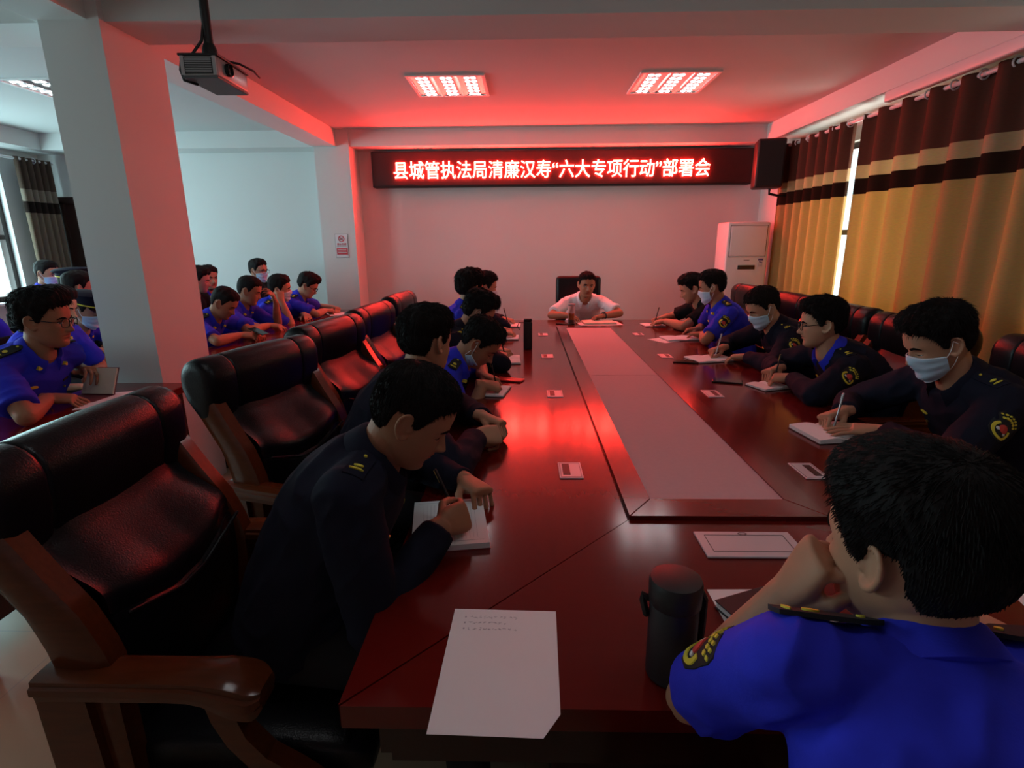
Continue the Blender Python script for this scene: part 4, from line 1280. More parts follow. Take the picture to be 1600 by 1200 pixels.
    for sd in (1, -1):
        g.tube([fr(.92)[0]+sd*.03*l8, (fr(.92)[0]+S[sd])/2+t8*.002, S[sd]], np.array([.058, .056, .062])*k+(.006 if long else 0), n=20)
        u = E[sd]-S[sd]; v = W[sd]-E[sd]
        if long:
            g.tube([S[sd]-u*.02, S[sd]+u*.35, S[sd]+u*.7, E[sd]], np.array([.068, .067, .062, .058])*k, n=20)
            g.tube([E[sd], E[sd]+v*.3, E[sd]+v*.6], np.array([.058, .055, .048])*k, n=20)
            fl = [1, 1.05, 1.1, 1.12, 1.12]
            g.tube([E[sd]+v*.4, E[sd]+v*.6, E[sd]+v*.75, E[sd]+v*.88, E[sd]+v*.965], np.array([.050, .047, .043, .040, .038])*k, n=20, up=HR[sd][0][:, 2], flat=fl, dome=False)
        else:
            ln = slv or (.80 if kind == 'shirt' else .72)
            g.tube([S[sd]-u*.02, S[sd]+u*.25, S[sd]+u*.5, S[sd]+u*ln], np.array([.060, .061, .062, .066])*k, n=22, dome=False)
    sv = {1: .011, 2: .0075, 3: .0055}[detail]
    me, co = remesh(g, sv, {1: 3, 2: 5, 3: 8}[detail], .5)
    put(me, co); nn = normals(me)
    w1 = vnoise(co*np.array([16, 16, 9])+seed*7.1, seed); w2 = vnoise(co*np.array([34, 34, 20])+seed*3.3, seed+3)
    rid = 1-2*np.abs(vnoise(co @ np.array([[.8, .1, .6], [-.2, 1, .1], [-.6, 0, .8]])*np.array([26, 8, 14])+seed, seed+9))
    co = co+nn*(.0034*w1+.0016*w2+.0048*rid)[:, None]
    put(me, co)
    sb = bvh_of(me, co)
    put(me, loc(co))
    me.materials.clear(); me.materials.append(M[mname]); me.name = kind
    shirt = link({'jacket': 'jacket', 'shirt': 'shirt', 'tshirt': 't_shirt'}[kind], me, root)
    # collar
    if kind != 'tshirt':
        g = Geo(); cN, tN, lN, fN = fr(1.0); c0 = cN-tN*.022
        rings = []
        amax = math.radians(158)
        r0 = (.070 if long else .066)*k
        for a in np.linspace(-amax, amax, 41):
            dirv = -fN*math.cos(a)+lN*math.sin(a)
            fq = sstep(abs(a), 1.7, amax)
            hh = .050-.022*fq
            q = [(r0, -.01), (r0-.004, hh*.6), (r0-.006+.012*fq, hh), (r0+.002+.012*fq, hh+.004), (r0+.012+.010*fq, hh-.004), (r0+.020+.016*fq, hh-.026-.020*fq), (r0+.026+.020*fq, hh-.046-.034*fq), (r0+.021+.018*fq, hh-.048-.034*fq), (r0+.008, -.012)]
            rings.append(np.array([c0+dirv*rr_*1.0+tN*h_+fN*.006 for rr_, h_ in q]))
        g.loft(rings)
        child('collar', g, M[mname if not (long and ins == 'bluecollar') else 'blue'], shirt, sharp=55)
    # decals wrapped onto the garment
    def wrap(P2, o, R, base=None):
        """P2 (n,3): u, v, height -> points on the cloth around o; R columns u, v, n"""
        out = []
        for u_, v_, h_ in P2:
            st = o+R[:, 0]*u_+R[:, 1]*v_+R[:, 2]*.06
            p, nr, _, dd = sb.ray_cast(st.tolist(), (-R[:, 2]).tolist(), .16)
            if p is None: p = o+R[:, 0]*u_+R[:, 1]*v_
            out.append(np.array(p)+R[:, 2]*h_)
        return np.array(out)
    def sheet(g, pts2, o, R, h, mi=0, cols=None):
        """pts2: list of closed rings (same length) in 2-D from the outline inwards"""
        n = len(pts2[0])
        low = [wrap([(u_, v_, -.003) for u_, v_ in pts2[0]], o, R)]
        rings = low+[wrap([(u_, v_, h) for u_, v_ in q], o, R) for q in pts2]
        g.loft(rings, mi)
    def blob(u0, v0, ru, rv, n=16, rot=0.0, rr=(1, .5, .02)):
        a = np.arange(n)*2*PI/n; c, s = math.cos(rot), math.sin(rot)
        return [[(u0+c*ru*q*math.cos(t)-s*rv*q*math.sin(t), v0+s*ru*q*math.cos(t)+c*rv*q*math.sin(t)) for t in a] for q in rr]
    def aim(o_from, direction, upv):
        p, nr, _, _ = sb.ray_cast(np.asarray(o_from).tolist(), np.asarray(direction).tolist(), .5)
        if p is None: return None
        n_ = unit(np.array(nr)); 
        if n_ @ np.asarray(direction) > 0: n_ = -n_
        u_ = unit(np.cross(upv, n_)); v_ = np.cross(n_, u_)
        return np.array(p), np.stack([u_, v_, n_], 1)
    if outfit in ('navy', 'blue'):
        for sd in (1, -1):
            u = unit(E[sd]-S[sd]); outv = unit(l8*sd-u*(l8*sd @ u)+np.array([0, 0, .25])-u*(.25*u[2]))
            if pdir is not None and sd > 0: outv = unit(np.asarray(pdir, float)-u*(np.asarray(pdir, float) @ u))
            mid = S[sd]+(E[sd]-S[sd])*(ppos or (.42 if long else .40))
            r = aim(mid+outv*.2, -outv, -u)
            if r is not None and sd > 0:
                o_, R_ = r
                g = Geo(); outl = [(-.036, .036), (-.030, .050), (0, .056), (.030, .050), (.036, .036), (.037, .0), (.033, -.030), (.018, -.046), (0, -.050), (-.018, -.046), (-.033, -.030), (-.037, .0)]
                sheet(g, [[(x*q, y*q) for x, y in outl] for q in (1, .66, .33, .02)], o_, R_, .0022)
                pt = child('sleeve_patch', g, M['patch'], shirt)
                g = Geo(); a = np.radians(np.linspace(-218, 38, 27)); rr_ = []
                for t in a: rr_.append(wrap([(r1*math.cos(t), -.012+r1*math.sin(t), h1) for r1, h1 in ((.0235, .001), (.0235, .0042), (.0315, .0042), (.0315, .001))], o_, R_))
                g.loft(rr_); child('wreath', g, M['yellow'], pt)
                g = Geo(); sheet(g, blob(0, -.006, .0155, .0135), o_, R_, .0045)
                child('emblem', g, M['red_thread'], pt)
                g = Geo()
                for s2 in (-1, 1): sheet(g, blob(s2*.0145, -.016, .0055, .0045, 10, .6*s2), o_, R_, .0044)
                child('cloud', g, M['white_thread'], pt)
                g = Geo()
                for i in range(7):
                    t = math.radians(90+(i-3)*12.5); sheet(g, blob(.0520*math.cos(t)*.95, -.006+.0520*math.sin(t), .0036, .0034, 6, t), o_, R_, .004)
                for i in range(6):
                    t = math.radians(90+(i-2.5)*15); sheet(g, blob(.040*math.cos(t)*.9, -.006+.040*math.sin(t), .0044, .0042, 6, t), o_, R_, .004)
                child('patch_lettering', g, M['yellow'], pt)
            # shoulder marks
            p0 = fr(.93)[0]+sd*.055*l8; p1 = S[sd]+sd*.030*l8
            ax = unit(p1-p0); md = (p0+p1)/2
            r = aim(md+t8*.2-f8*.02, -t8, f8)
            if r is not None:
                o_, R_ = r
                if R_[:, 0] @ ax < 0: R_ = R_ @ np.diag([-1, -1, 1.])
                hl_ = .055
                g = Geo(); ol = [(-hl_, .012), (-hl_-.012, 0), (-hl_, -.012)]+[(x, -.023) for x in np.linspace(-hl_+.02, hl_, 6)]+[(hl_+.003, 0)]+[(x, .023) for x in np.linspace(hl_, -hl_+.02, 6)]
                if long: sheet(g, [[(x*q, y*q) for x, y in ol] for q in (1, .6, .25, .02)], o_, R_, .0035)
                else:     # stiff shoulder board spanning from the sleeve head to the collar
                    ends = wrap([(hl_, 0, .004), (-hl_-.012, 0, .006)], o_, R_)
                    bx = unit(ends[0]-ends[1]); by = unit(R_[:, 1]-bx*(R_[:, 1] @ bx)); bz = np.cross(bx, by)
                    if bz @ R_[:, 2] < 0: bz = -bz
                    bm_ = (ends[0]+ends[1])/2+bz*.003
                    rb = np.stack([bx, by, bz], 1)
                    kx = np.linalg.norm(ends[0]-ends[1])/(2*hl_+.012)
                    g.prism([(x*kx+.006*kx, y) for x, y in ol], -.003, .003, R=rb, c=bm_)
                ep = child('epaulette', g, M['patch' if not long else 'navy'], shirt)
                for nm_, q_, h_ in ((('rank_bar', blob(hl_*.62, .0, .0035, .016, 12), .0062), ('rank_bar', blob(hl_*.30, .0, .005, .011, 12), .0062), ('rank_button', blob(-hl_*.55, 0, .004, .004, 10), .0068)) if long else
                                    (('rank_bar', blob(hl_*.75, .0, .004, .015, 12), .0062), ('rank_star', blob(hl_*.25, .0, .010, .009, 12), .0066), ('rank_button', blob(-hl_*.75, 0, .005, .005, 10), .0068))):
                    g = Geo()
                    if long: sheet(g, q_, o_, R_, h_)
                    else: g.prism([(u_*kx+.006*kx, v_) for u_, v_ in q_[0]], .002, .0055, R=rb, c=bm_)
                    child(nm_, g, M['yellow'], ep)
            # collar tab on the shirts, chest badge and pocket button
            cN, tN, lN, fN = fr(.70)
            r = aim(cN+lN*sd*.085+fN*.24, -fN, tN)
            if r is not None and (r[0]-cN) @ fN < .165 and r[1][:, 2] @ fN > .45:
                o_, R_ = r
                g = Geo()
                if sd < 0: sheet(g, blob(0, .03, .021, .0065, 14), o_, R_, .0035)
                else: sheet(g, [[(x*q, .03+y*q) for x, y in ((-.021, .006), (0, .006), (.021, .006), (.021, -.006), (0, -.006), (-.021, -.006))] for q in (1, .5, .02)], o_, R_, .003)
                child('chest_badge', g, M['yellow' if (sd < 0 or long) else 'patch'], shirt)
                g = Geo(); sheet(g, blob(0, -.012, .0062, .0062, 12), o_, R_, .005); child('button', g, M['gold'], shirt)
                cN, tN, lN, fN = fr(.92)
                r = aim(cN+lN*sd*.060+fN*.3+tN*.005, -fN, tN)
                if r is not None and not long:
                    o_, R_ = r
                    g = Geo(); sheet(g, blob(0, 0, .010, .006, 8, -.5*sd), o_, R_, .020); sheet(g, blob(.004*sd, .006, .004, .006, 8), o_, R_, .021); child('collar_badge', g, M['yellow'], shirt)
        for s in (.30, .45, .60):
            cN, tN, lN, fN = fr(s)
            r = aim(cN+fN*.24, -fN, tN)
            if r is not None and (r[0]-cN) @ fN < .165:
                g = Geo(); sheet(g, blob(0, 0, .0058, .0058, 10), r[0], r[1], .004); child('button', g, M['gold'], shirt)
    elif outfit == 'white':
        for s in (.62, .74, .85):
            cN, tN, lN, fN = fr(s)
            r = aim(cN+fN*.35, -fN, tN)
            if r is not None:
                g = Geo(); sheet(g, blob(0, 0, .005, .005, 10), r[0], r[1], .003); child('button', g, M['white_plastic'], shirt)
    if outfit == 'blue':   # sleeve hems
        pass
    # ---- trousers and shoes
    g = Geo()
    kn, ank = {}, {}
    hipw = .095
    g.ellipsoid(Pv-np.array([0, 0, .005]), (.15, .17, .105), Rb, 20)
    for sd in (1, -1):
        hp = Pv+left0*sd*hipw-np.array([0, 0, .02]); kn[sd] = Pv+fwd*.42+left0*sd*.12; kn[sd][2] = seat_z+.045
        ank[sd] = kn[sd]+fwd*.02; ank[sd][2] = .11
        g.tube([hp, hp*.6+kn[sd]*.4, kn[sd]], [.088, .082, .066], n=18)
        g.tube([kn[sd], kn[sd]*.6+ank[sd]*.4, ank[sd]-np.array([0, 0, .03])], [.066, .062, .052], n=18)
    me, co = remesh(g, .013, 3, .5); put(me, loc(co)); me.materials.clear(); me.materials.append(M['trousers']); link('trousers', me, root)
    for sd in (1, -1):
        g = Geo(); a = np.arange(20)*2*PI/20; rings = []
        for z, l0, l1, w in ((0, -.085, .185, .048), (.02, -.09, .19, .052), (.045, -.088, .175, .050), (.075, -.075, .10, .044), (.10, -.06, .045, .038), (.115, -.05, .04, .034)):
            cx, rx = (l0+l1)/2, (l1-l0)/2
            c = np.array([ank[sd][0], ank[sd][1], 0])
            rings.append(c+np.stack([(cx+rx*np.cos(a))*fwd[0]+w*np.sin(a)*left0[0], (cx+rx*np.cos(a))*fwd[1]+w*np.sin(a)*left0[1], np.full(20, z+.001)], 1))
        g.loft(rings); child('shoe', g, M['black_gloss'])
    # ---- a held pen is a thing of its own
    for sd in (1, -1):
        if HR[sd][1] == 'write':
            R_ = HR[sd][0]; m = np.array([1, -1 if sd > 0 else 1, 1.0])
            tip = (tips[sd][0]+tips[sd][1])/2
            PENS.append((label, tip, np.asarray(pd, float) if pd is not None else R_ @ (np.array([-.50, .22, .84])*m)+np.array([0, 0, .5])))
    return dict(root=root, P=Pv, N=N, W=W, E=E, tips=tips)
# ------------------------------------------------------------------ the people
GL, GR, GS, GB = 'people along the left side of the table', 'people along the right side of the table', 'people along the side tables on the left', 'people in the back rows on the left'
UPZ = (0, 0, 1)
CREW = {}
# left side of the conference table, facing +x
CREW['L1'] = person('person in navy jacket bent over a notebook, writing, nearest the camera on the left', GL, (-.268, 1.205, 1.103), 6, 33, 0, 0,
    rh=((-.205, 1.180, .830), (.60, .78, -.06), (.70, -.55, .40), 'write'), lh=((-.180, 1.478, .818), (.68, -.72, -.08), (.15, .15, 1), 'claw'),
    outfit='navy', detail=3, style=dict(top=.014, side=.007, front=.001, len=.6, lift=.12, nz=.5), seed=11, tan=True, rel=(-.36, 1.00, .80), lel=(-.36, 1.58, .83), neck=.062, shrug={1: (0, 0, .015), -1: (0, 0, .02)}, pd=(-.42, .18, .88))
CREW['L2'] = person('person in navy jacket with clasped hands looking away to the sign, second on the left', GL, (-.36, 1.94, 1.150), 52, 8, 0, 5,
    rh=((-.175, 1.825, .826), (.88, .46, -.06), (.25, -.62, .72), 'fist'), lh=((-.165, 1.985, .850), (.88, -.44, -.16), (.15, .25, .95), 'clasp'),
    outfit='navy', detail=3, style=dict(top=.022, side=.010, front=.008, len=.8), seed=12, twist=6)
CREW['L3'] = person('person in blue shirt with mask pulled under the chin, writing with bowed head', GL, (-.225, 2.62, 1.02), -4, 42, 0, 0,
    rh=((-.215, 2.60, .815), (.92, .25, -.18), (-.2, -.4, .9), 'write'), lh=((-.225, 2.80, .815), (.78, -.6, -.1), (.1, .2, 1), 'relax'),
    outfit='blue', detail=2, mask='chin', style=dict(top=.020, side=.006), seed=13, tan=True, rel=(-.36, 2.44, .80))
CREW['L4'] = person('person in dark jacket writing beside the red-lit chairs, fourth on the left side', GL, (-.285, 3.30, 1.085), 10, 30, 0, 0,
    rh=((-.205, 3.36, .815), (.95, .15, -.15), (-.2, -.3, .9), 'write'), lh=((-.19, 3.56, .81), (.85, -.45, -.1), UPZ, 'relax'),
    outfit='navy', detail=2, mask='on', style=dict(top=.030, side=.012, front=.014), seed=14)
CREW['L5'] = person('person in blue shirt turned away to the far end, fifth on the left', GL, (-.40, 4.02, 1.175), 48, 4, 0, 5,
    rh=((-.19, 4.24, .815), (.92, .25, -.1), (0, -.3, .95), 'relax'), lh=((-.20, 4.42, .815), (.9, -.3, -.1), (0, .3, .95), 'relax'),
    outfit='blue', detail=2, style=dict(top=.032, side=.020, front=.012), seed=15)
CREW['L6'] = person('person in dark jacket and mask at the far end of the left side', GL, (-.345, 4.80, 1.12), 12, 10, 0, 0,
    rh=((-.235, 4.86, .815), (.95, .15, -.15), (-.2, -.3, .9), 'write'), lh=((-.20, 5.04, .81), (.9, -.35, -.1), UPZ, 'relax'),
    outfit='navy', detail=2, mask='on', style=dict(top=.026, side=.012), seed=16)
# head of the table
CREW['W'] = person('person in white short-sleeved shirt speaking at the head of the table', None, (.625, 5.52, 1.085), -84, 8, -3, -90,
    rh=((.445, 5.235, .812), (.45, -.85, -.12), (.2, .1, 1), 'relax'), lh=((.755, 5.215, .812), (-.90, -.30, -.1), (0, .2, 1), 'relax'),
    outfit='white', detail=2, style=dict(top=.012, side=.006, front=.004), seed=17, eyes='open', rel=(.33, 5.34, .80), lel=(.93, 5.32, .80), tan=True)
# right side, facing -x
CREW['R5'] = person('person in black t-shirt writing at the far end of the right side', GR, (1.475, 4.86, 1.095), 176, 22, 0, 180,
    rh=((1.265, 4.975, .822), (-.95, -.12, -.15), (.2, .3, .9), 'write'), lh=((1.255, 4.82, .815), (-.95, .22, -.12), (.1, -.1, 1), 'relax'),
    outfit='black', detail=2, style=dict(top=.024, side=.011, front=.010), seed=21)
CREW['R4'] = person('person in blue shirt and mask, second from the far end of the right side', GR, (1.43, 4.20, 1.16), 162, 12, 0, 180,
    rh=((1.40, 4.36, .818), (-.95, .0, -.1), (.1, .2, 1), 'relax'), lh=((1.375, 4.14, .812), (-.80, .58, -.08), UPZ, 'relax'),
    outfit='blue', detail=2, mask='on', style=dict(top=.016, side=.006), seed=22, glasses=False, tan=True)
CREW['R3'] = person('person in navy jacket and mask writing, between the blue shirt and the man in glasses', GR, (1.485, 3.40, 1.095), 186, 26, 0, 180,
    rh=((1.305, 3.515, .825), (-.92, -.22, -.15), (.2, .3, .9), 'write'), lh=((1.37, 3.28, .812), (-.82, .52, -.08), UPZ, 'relax'),
    outfit='navy', detail=2, mask='on', style=dict(top=.018, side=.005, front=.004), seed=23)
CREW['R2'] = person('person in navy jacket and glasses looking to the head of the table, hands joined', GR, (1.50, 2.745, 1.090), 163, 6, 0, 178,
    rh=((1.375, 2.875, .832), (-.90, -.42, -.1), (.2, .4, .9), 'write'), lh=((1.365, 2.695, .822), (-.82, .55, -.06), (.0, -.3, .95), 'clasp'),
    outfit='navy', detail=3, glasses=True, style=dict(top=.026, side=.012, front=.012), seed=24, eyes='open', ins='bluecollar')
CREW['R1'] = person('person in navy jacket and mask writing in a notebook, nearest on the right side', GR, (1.485, 1.945, 1.140), 173, 25, 0, 180,
    rh=((1.29, 2.105, .832), (-.93, -.20, -.16), (.2, .4, .9), 'write'), lh=((1.325, 1.915, .815), (-.86, .50, -.06), (0, -.15, 1), 'flat'),
    outfit='navy', detail=3, mask='on', style=dict(top=.028, side=.012, front=.012, lift=.4), seed=25, k=1.05)
# near end of the table, facing +y, seen from behind
CREW['R0'] = person('person in royal blue shirt seen from behind, chin on hand, at the near end', None, (.498, .635, 1.108), 114, 5, 0, 88,
    lh=((.385, .700, .995), (.26, -.28, .92), (-.86, .05, .30), 'fist'), rh=((.80, .93, .812), (-.55, .80, -.1), UPZ, 'relax'),
    outfit='blue', detail=3, style=dict(top=.034, side=.016, front=.006, len=.7, lift=.10, nz=.4), seed=26, lel=(.318, .80, .80), twist=4, plump=1.08, neck=.070, shrug={1: (-.01, .01, .055), -1: (0, .01, .03)}, pdir=(-.75, .55, .55), ppos=.42, slv=.73)
# side table on the left, facing +x
CREW['A0'] = person('person in blue shirt and glasses holding an open notebook in front of the white pillar', GS, (-2.23, 2.445, 1.165), 12, 6, 0, -4,
    rh=((-2.23, 2.37, .812), (.88, .40, -.12), (-.1, -.2, 1), 'relax'), lh=((-2.305, 2.70, .865), (.80, -.50, .25), (-.2, .45, .8), 'cup'),
    outfit='blue', detail=2, glasses=True, style=dict(top=.030, side=.013, front=.014), seed=31, eyes='open', tan=True, k=1.06, plump=1.1, lel=(-2.42, 2.78, .84))
CREW['A1'] = person('person in blue shirt looking down at a phone, just right of the white pillar', GS, (-2.375, 4.22, 1.053), 4, 34, 0, -3,
    rh=((-2.245, 4.155, .812), (.92, .30, -.05), (-.1, -.4, .9), 'cup'), lh=((-2.22, 4.34, .812), (.85, -.5, -.05), (0, .4, .9), 'cup'),
    outfit='blue', detail=1, style=dict(top=.014, side=.004), seed=32, tan=True)
CREW['A2'] = person('person in blue shirt hiding the face behind a raised hand', GS, (-2.425, 4.74, 1.105), 10, 20, 0, 0,
    rh=((-2.255, 4.68, .812), (.95, .10, -.1), (-.1, -.2, 1), 'relax'), lh=((-2.275, 4.90, .985), (-.05, -.35, .92), (.9, .3, .2), 'relax'),
    outfit='blue', detail=1, style=dict(top=.014, side=.005), seed=33, tan=True, lel=(-2.14, 4.98, .80))
CREW['A3'] = person('person in blue shirt and mask resting a cheek on a fist', GS, (-2.365, 5.22, 1.087), 14, 6, 8, 0,
    rh=((-2.325, 5.135, .970), (-.16, .05, .95), (.7, -.7, .1), 'fist'), lh=((-2.24, 5.43, .812), (.6, -.78, -.05), UPZ, 'relax'),
    outfit='blue', detail=1, mask='on', style=dict(top=.022, side=.010), seed=34, rel=(-2.15, 5.19, .80))
CREW['A4'] = person('person in blue shirt and glasses bent over the far end of the side table', GS, (-2.285, 5.70, 1.075), 8, 30, 0, 0,
    rh=((-2.15, 5.76, .812), (.70, .66, -.05), (-.1, -.3, .9), 'fist'), lh=((-2.14, 6.00, .815), (.75, -.6, .0), (0, .3, .9), 'fist'),
    outfit='blue', detail=1, glasses=True, style=dict(top=.030, side=.016, front=.016), seed=35)
# back rows on the left
CREW['C1'] = person('person in black with dark hair showing at the right edge of the pillar', GB, (-3.20, 5.30, 1.165), 20, 12, 0, 0, outfit='black', style=dict(top=.024, side=.012, front=.012), seed=41)
CREW['C2'] = person('person in blue shirt near the back wall, half hidden behind the man in black', GB, (-3.40, 5.82, 1.155), -30, 4, 0, 0, outfit='blue', style=dict(top=.022, side=.010), seed=42, eyes='open')
CREW['C3'] = person('person in black with mask and glasses sitting upright against the back wall', GB, (-2.985, 6.10, 1.215), -12, 4, 0, 0, outfit='black', mask='on', glasses=True, style=dict(top=.020, side=.006), seed=43, eyes='open')
CREW['B1'] = person('person in blue shirt and mask by the beige curtain, bareheaded', GB, (-4.70, 5.30, 1.235), 2, 8, 0, 0, outfit='blue', mask='on', style=dict(top=.016, side=.005), seed=44, eyes='open')
CREW['B2'] = person('person in peaked cap looking right, behind the other cap wearer', GB, (-4.24, 5.02, 1.165), 10, 6, 0, 0, outfit='blue', mask='on', cap=True, style=dict(top=.008, side=.006), seed=45)
CREW['B3'] = person('person in dark clothes turned away beside the white pillar, no cap', GB, (-3.68, 4.42, 1.165), 50, 6, 0, 0, outfit='navy', style=dict(top=.022, side=.012), seed=46)
CREW['B4'] = person('person in peaked cap with gold band and mask beside the white pillar', GB, (-3.11, 3.76, 1.055), 6, 18, 0, 0, outfit='blue', mask='on', cap=True, style=dict(top=.006, side=.006), seed=47,
    rh=((-2.86, 3.66, .74), (.9, .3, -.1), UPZ, 'relax'), lh=((-2.84, 3.91, .74), (.9, -.3, -.1), UPZ, 'relax'), elbow_z=.74)
CREW['B5'] = person('person with dark hair half hidden behind the man in glasses', GB, (-2.84, 3.22, 1.135), 10, 14, 0, 0, outfit='blue', style=dict(top=.024, side=.012), seed=48, pelvis=(-3.10, 3.20))
CREW['B6'] = person('person in window-lit blue shirt at the left edge of the picture', GB, (-3.80, 3.66, 1.130), 0, 10, 0, 0, outfit='blue', style=dict(top=.022, side=.010), seed=49)
for n_ in ('A0', 'A1', 'A2', 'A3', 'A4', 'C1', 'C2', 'C3', 'B1', 'B2', 'B3', 'B4', 'B5', 'B6'):
    p = CREW[n_]['P']; plain_chair(p[0]-0.02, p[1], 0)
c = copy_tree(proto); p = CREW['R0']['P']
c.location = (p[0]-.005, p[1]-.08, 0); c.rotation_euler = (0, 0, math.radians(88)); c['label'] = 'leather chair at the near end, under the man seen from behind'
# pens in the writing hands
PEN_LABEL = {'L1': ('black pen with a copper clip held by the man writing nearest on the left', 'black'), 'L3': ('dark pen held by the man with the lowered mask', 'black'), 'L4': ('dark pen held by the man in dark jacket, fourth on the left', 'black'),
             'L6': ('dark pen held by the masked man at the far left end', 'black'), 'R5': ('dark pen held by the man in the black t-shirt', 'black'), 'R3': ('white pen held by the second masked man in navy on the right', 'white_plastic'),
             'R2': ('dark pen between the joined hands of the man in glasses', 'black'), 'R1': ('silver pen held upright by the masked man nearest on the right', 'steel')}
def pen(label, tip, d, m):
    tip = np.asarray(tip, float); d = unit(d)
    root = thing('pen', label, 'pen', tuple(tip), group='pens in writing hands')
    zt = max(.784-tip[2], -.05)
    q = d/max(d[2], .3)*zt
    a = q+d*0.012; b_ = q+d*.145
    g = Geo(); g.tube([a, b_], .0042, n=10); g.obj('barrel', M[m], root, True)
    g = Geo(); g.tube([q, q+d*.006, a], [.0006, .002, .0036], n=10); g.obj('pen_tip', M['steel'], root, True)
    g = Geo(); s = unit(np.cross(d, (0.3, 1, 0))); g.tube([b_+s*.005, b_-d*.035+s*.005], .0012, n=6); g.obj('clip', M['gold' if m == 'black' else 'steel'], root, True)
for lab, tip, d in PENS:
    k_ = [q for q in CREW if CREW[q]['root']['label'] == lab][0]
    if k_ in PEN_LABEL:
        dd = unit(d)
        pen(PEN_LABEL[k_][0], tip, dd, PEN_LABEL[k_][1])
# ------------------------------------------------------------------ things on the tables
def wpos(x, y): return (x, y, TZ)
def sheet_paper(label, x, y, rz, w=.21, l=.297, lines=0, cut=None, z=TZ, group=None, bow=0.0):
    root = thing('paper_sheet', label, 'paper', (x, y, z+.0006), rz, group)
    pts = [(-w/2, -l/2), (w/2, -l/2), (w/2, l/2), (-w/2, l/2)]
    if cut: pts = [(-w/2, -l/2), (w/2-cut[0], -l/2), (w/2, -l/2+cut[1]), (w/2, l/2), (-w/2, l/2)]
    g = Geo(); g.prism(pts, 0, .0006); g.obj('sheet', M['paper'], root)
    if lines:
        rng = random.Random(5)
        g = Geo()
        for i in range(lines):
            yy = l/2-.024-.017*i; xx = -w/2+.034
            g.box((xx-.008, yy, .0007), (.003, .004, .0003))
            n_ = 10 if i != 1 else 8
            for k_ in range(n_):
                for q in range(3):
                    g.box((xx+.010*k_+rng.uniform(0, .006), yy+rng.uniform(-.003, .003), .0007), (rng.uniform(.002, .006), .0008, .0003), R=Rz(rng.uniform(-.8, .8)))
        g.obj('handwriting', M['ink'], root)
    return root
sheet_paper('white sheet with three pencilled lines overhanging the near edge of the table', -.045, .815, math.radians(-1.5), lines=3, cut=(.028, .045))

def notebook(label, x, y, rz, w=.145, l=.21, t=.014, cover='cover_black', open_=True, group='notebooks on the conference table', tilt=.09, page='paper', lines=True):
    """open book: two page blocks, cover below; spine along local y"""
    root = thing('notebook', label, 'notebook', (x, y, TZ), rz, group)
    g = Geo(); ww = w if not open_ else 2*w
    g.box((0, 0, .0015), (ww+.006, l+.006, .003), bev=.001); g.obj('cover', M[cover], root)
    for s in ((-1, 1) if open_ else (0,)):
        g = Geo(); n = 9; rings = []
        for q in np.linspace(0, 1, n):
            h = t*(.9-.25*abs(s)*q**3)+(.004*math.sin(min(1, q*3)*PI) if open_ else 0)*(1-q)
            if open_: h = t*(.55+.45*math.sin(min(1, q*2.2)*PI/2))*(1-.28*q*q)
            xx = s*(.0006+q*(w-.002)) if open_ else -w/2+q*w
            rings.append([(xx, -l/2, .003), (xx, l/2, .003), (xx, l/2, .003+h), (xx, -l/2, .003+h)])
        if s < 0: rings = rings[::-1]
        g.loft(rings); pg = g.obj('pages', M[page], root, True, 40)
    return root
# notebook of the nearest writer: thick pad with printed lines
root = thing('notebook', 'thick white notepad under the hands of the man nearest on the left', 'notebook', (-.203, 1.305, TZ), math.radians(9), 'notebooks on the conference table')
g = Geo(); g.box((0, 0, .0085), (.195, .245, .017), bev=.001); g.obj('pages', M['paper'], root)
g = Geo(); g.box((0, 0, .001), (.199, .249, .002)); g.obj('cover', M['cover_red'], root)
g = Geo()
for i in range(15): g.box((-.070+.010*i, .0, .0172), (.0005, .19, .0003))
for y in (-.105, .108): g.box((0, y, .0172), (.17, .0008, .0003))
g.obj('ruled_line', M['ink'], root)
notebook('small open notebook under the hands of the man with the lowered mask', -.165, 2.665, math.radians(80), .10, .15, .010)
notebook('white open notebook before the fourth man on the left side', -.115, 3.42, math.radians(92), .12, .17, .014)
notebook('notebook with dark cover under the resting hands of the fifth man on the left', -.13, 4.27, math.radians(90), .10, .16, .012)
notebook('open white notebook before the masked man at the far left end', -.12, 4.93, math.radians(90), .10, .16, .012)
notebook('large open white notebook before the man in the white shirt', .70, 5.10, math.radians(4), .15, .205, .016, 'cover_red', page='cream_paper')
notebook('thick open notebook under the pen of the masked man nearest on the right', 1.205, 2.03, math.radians(8), .115, .19, .020)
notebook('small open notepad under the joined hands of the man in glasses', 1.275, 2.755, math.radians(20), .085, .14, .012)
notebook('open white notebook under the pen of the second masked man in navy', 1.20, 3.44, math.radians(14), .135, .185, .012)
notebook('open notebook with black cover before the masked man in the blue shirt', 1.22, 4.21, math.radians(8), .135, .185, .012)
notebook('white notebook under the pen of the man in the black t-shirt', 1.17, 4.93, math.radians(8), .095, .16, .010)
sheet_paper('white paper lying under the notebook before the man in the white shirt', .70, 5.07, math.radians(6), .40, .27)
sheet_paper('loose sheet beside the notebook of the masked man in the blue shirt', 1.075, 4.155, math.radians(30), .15, .20)
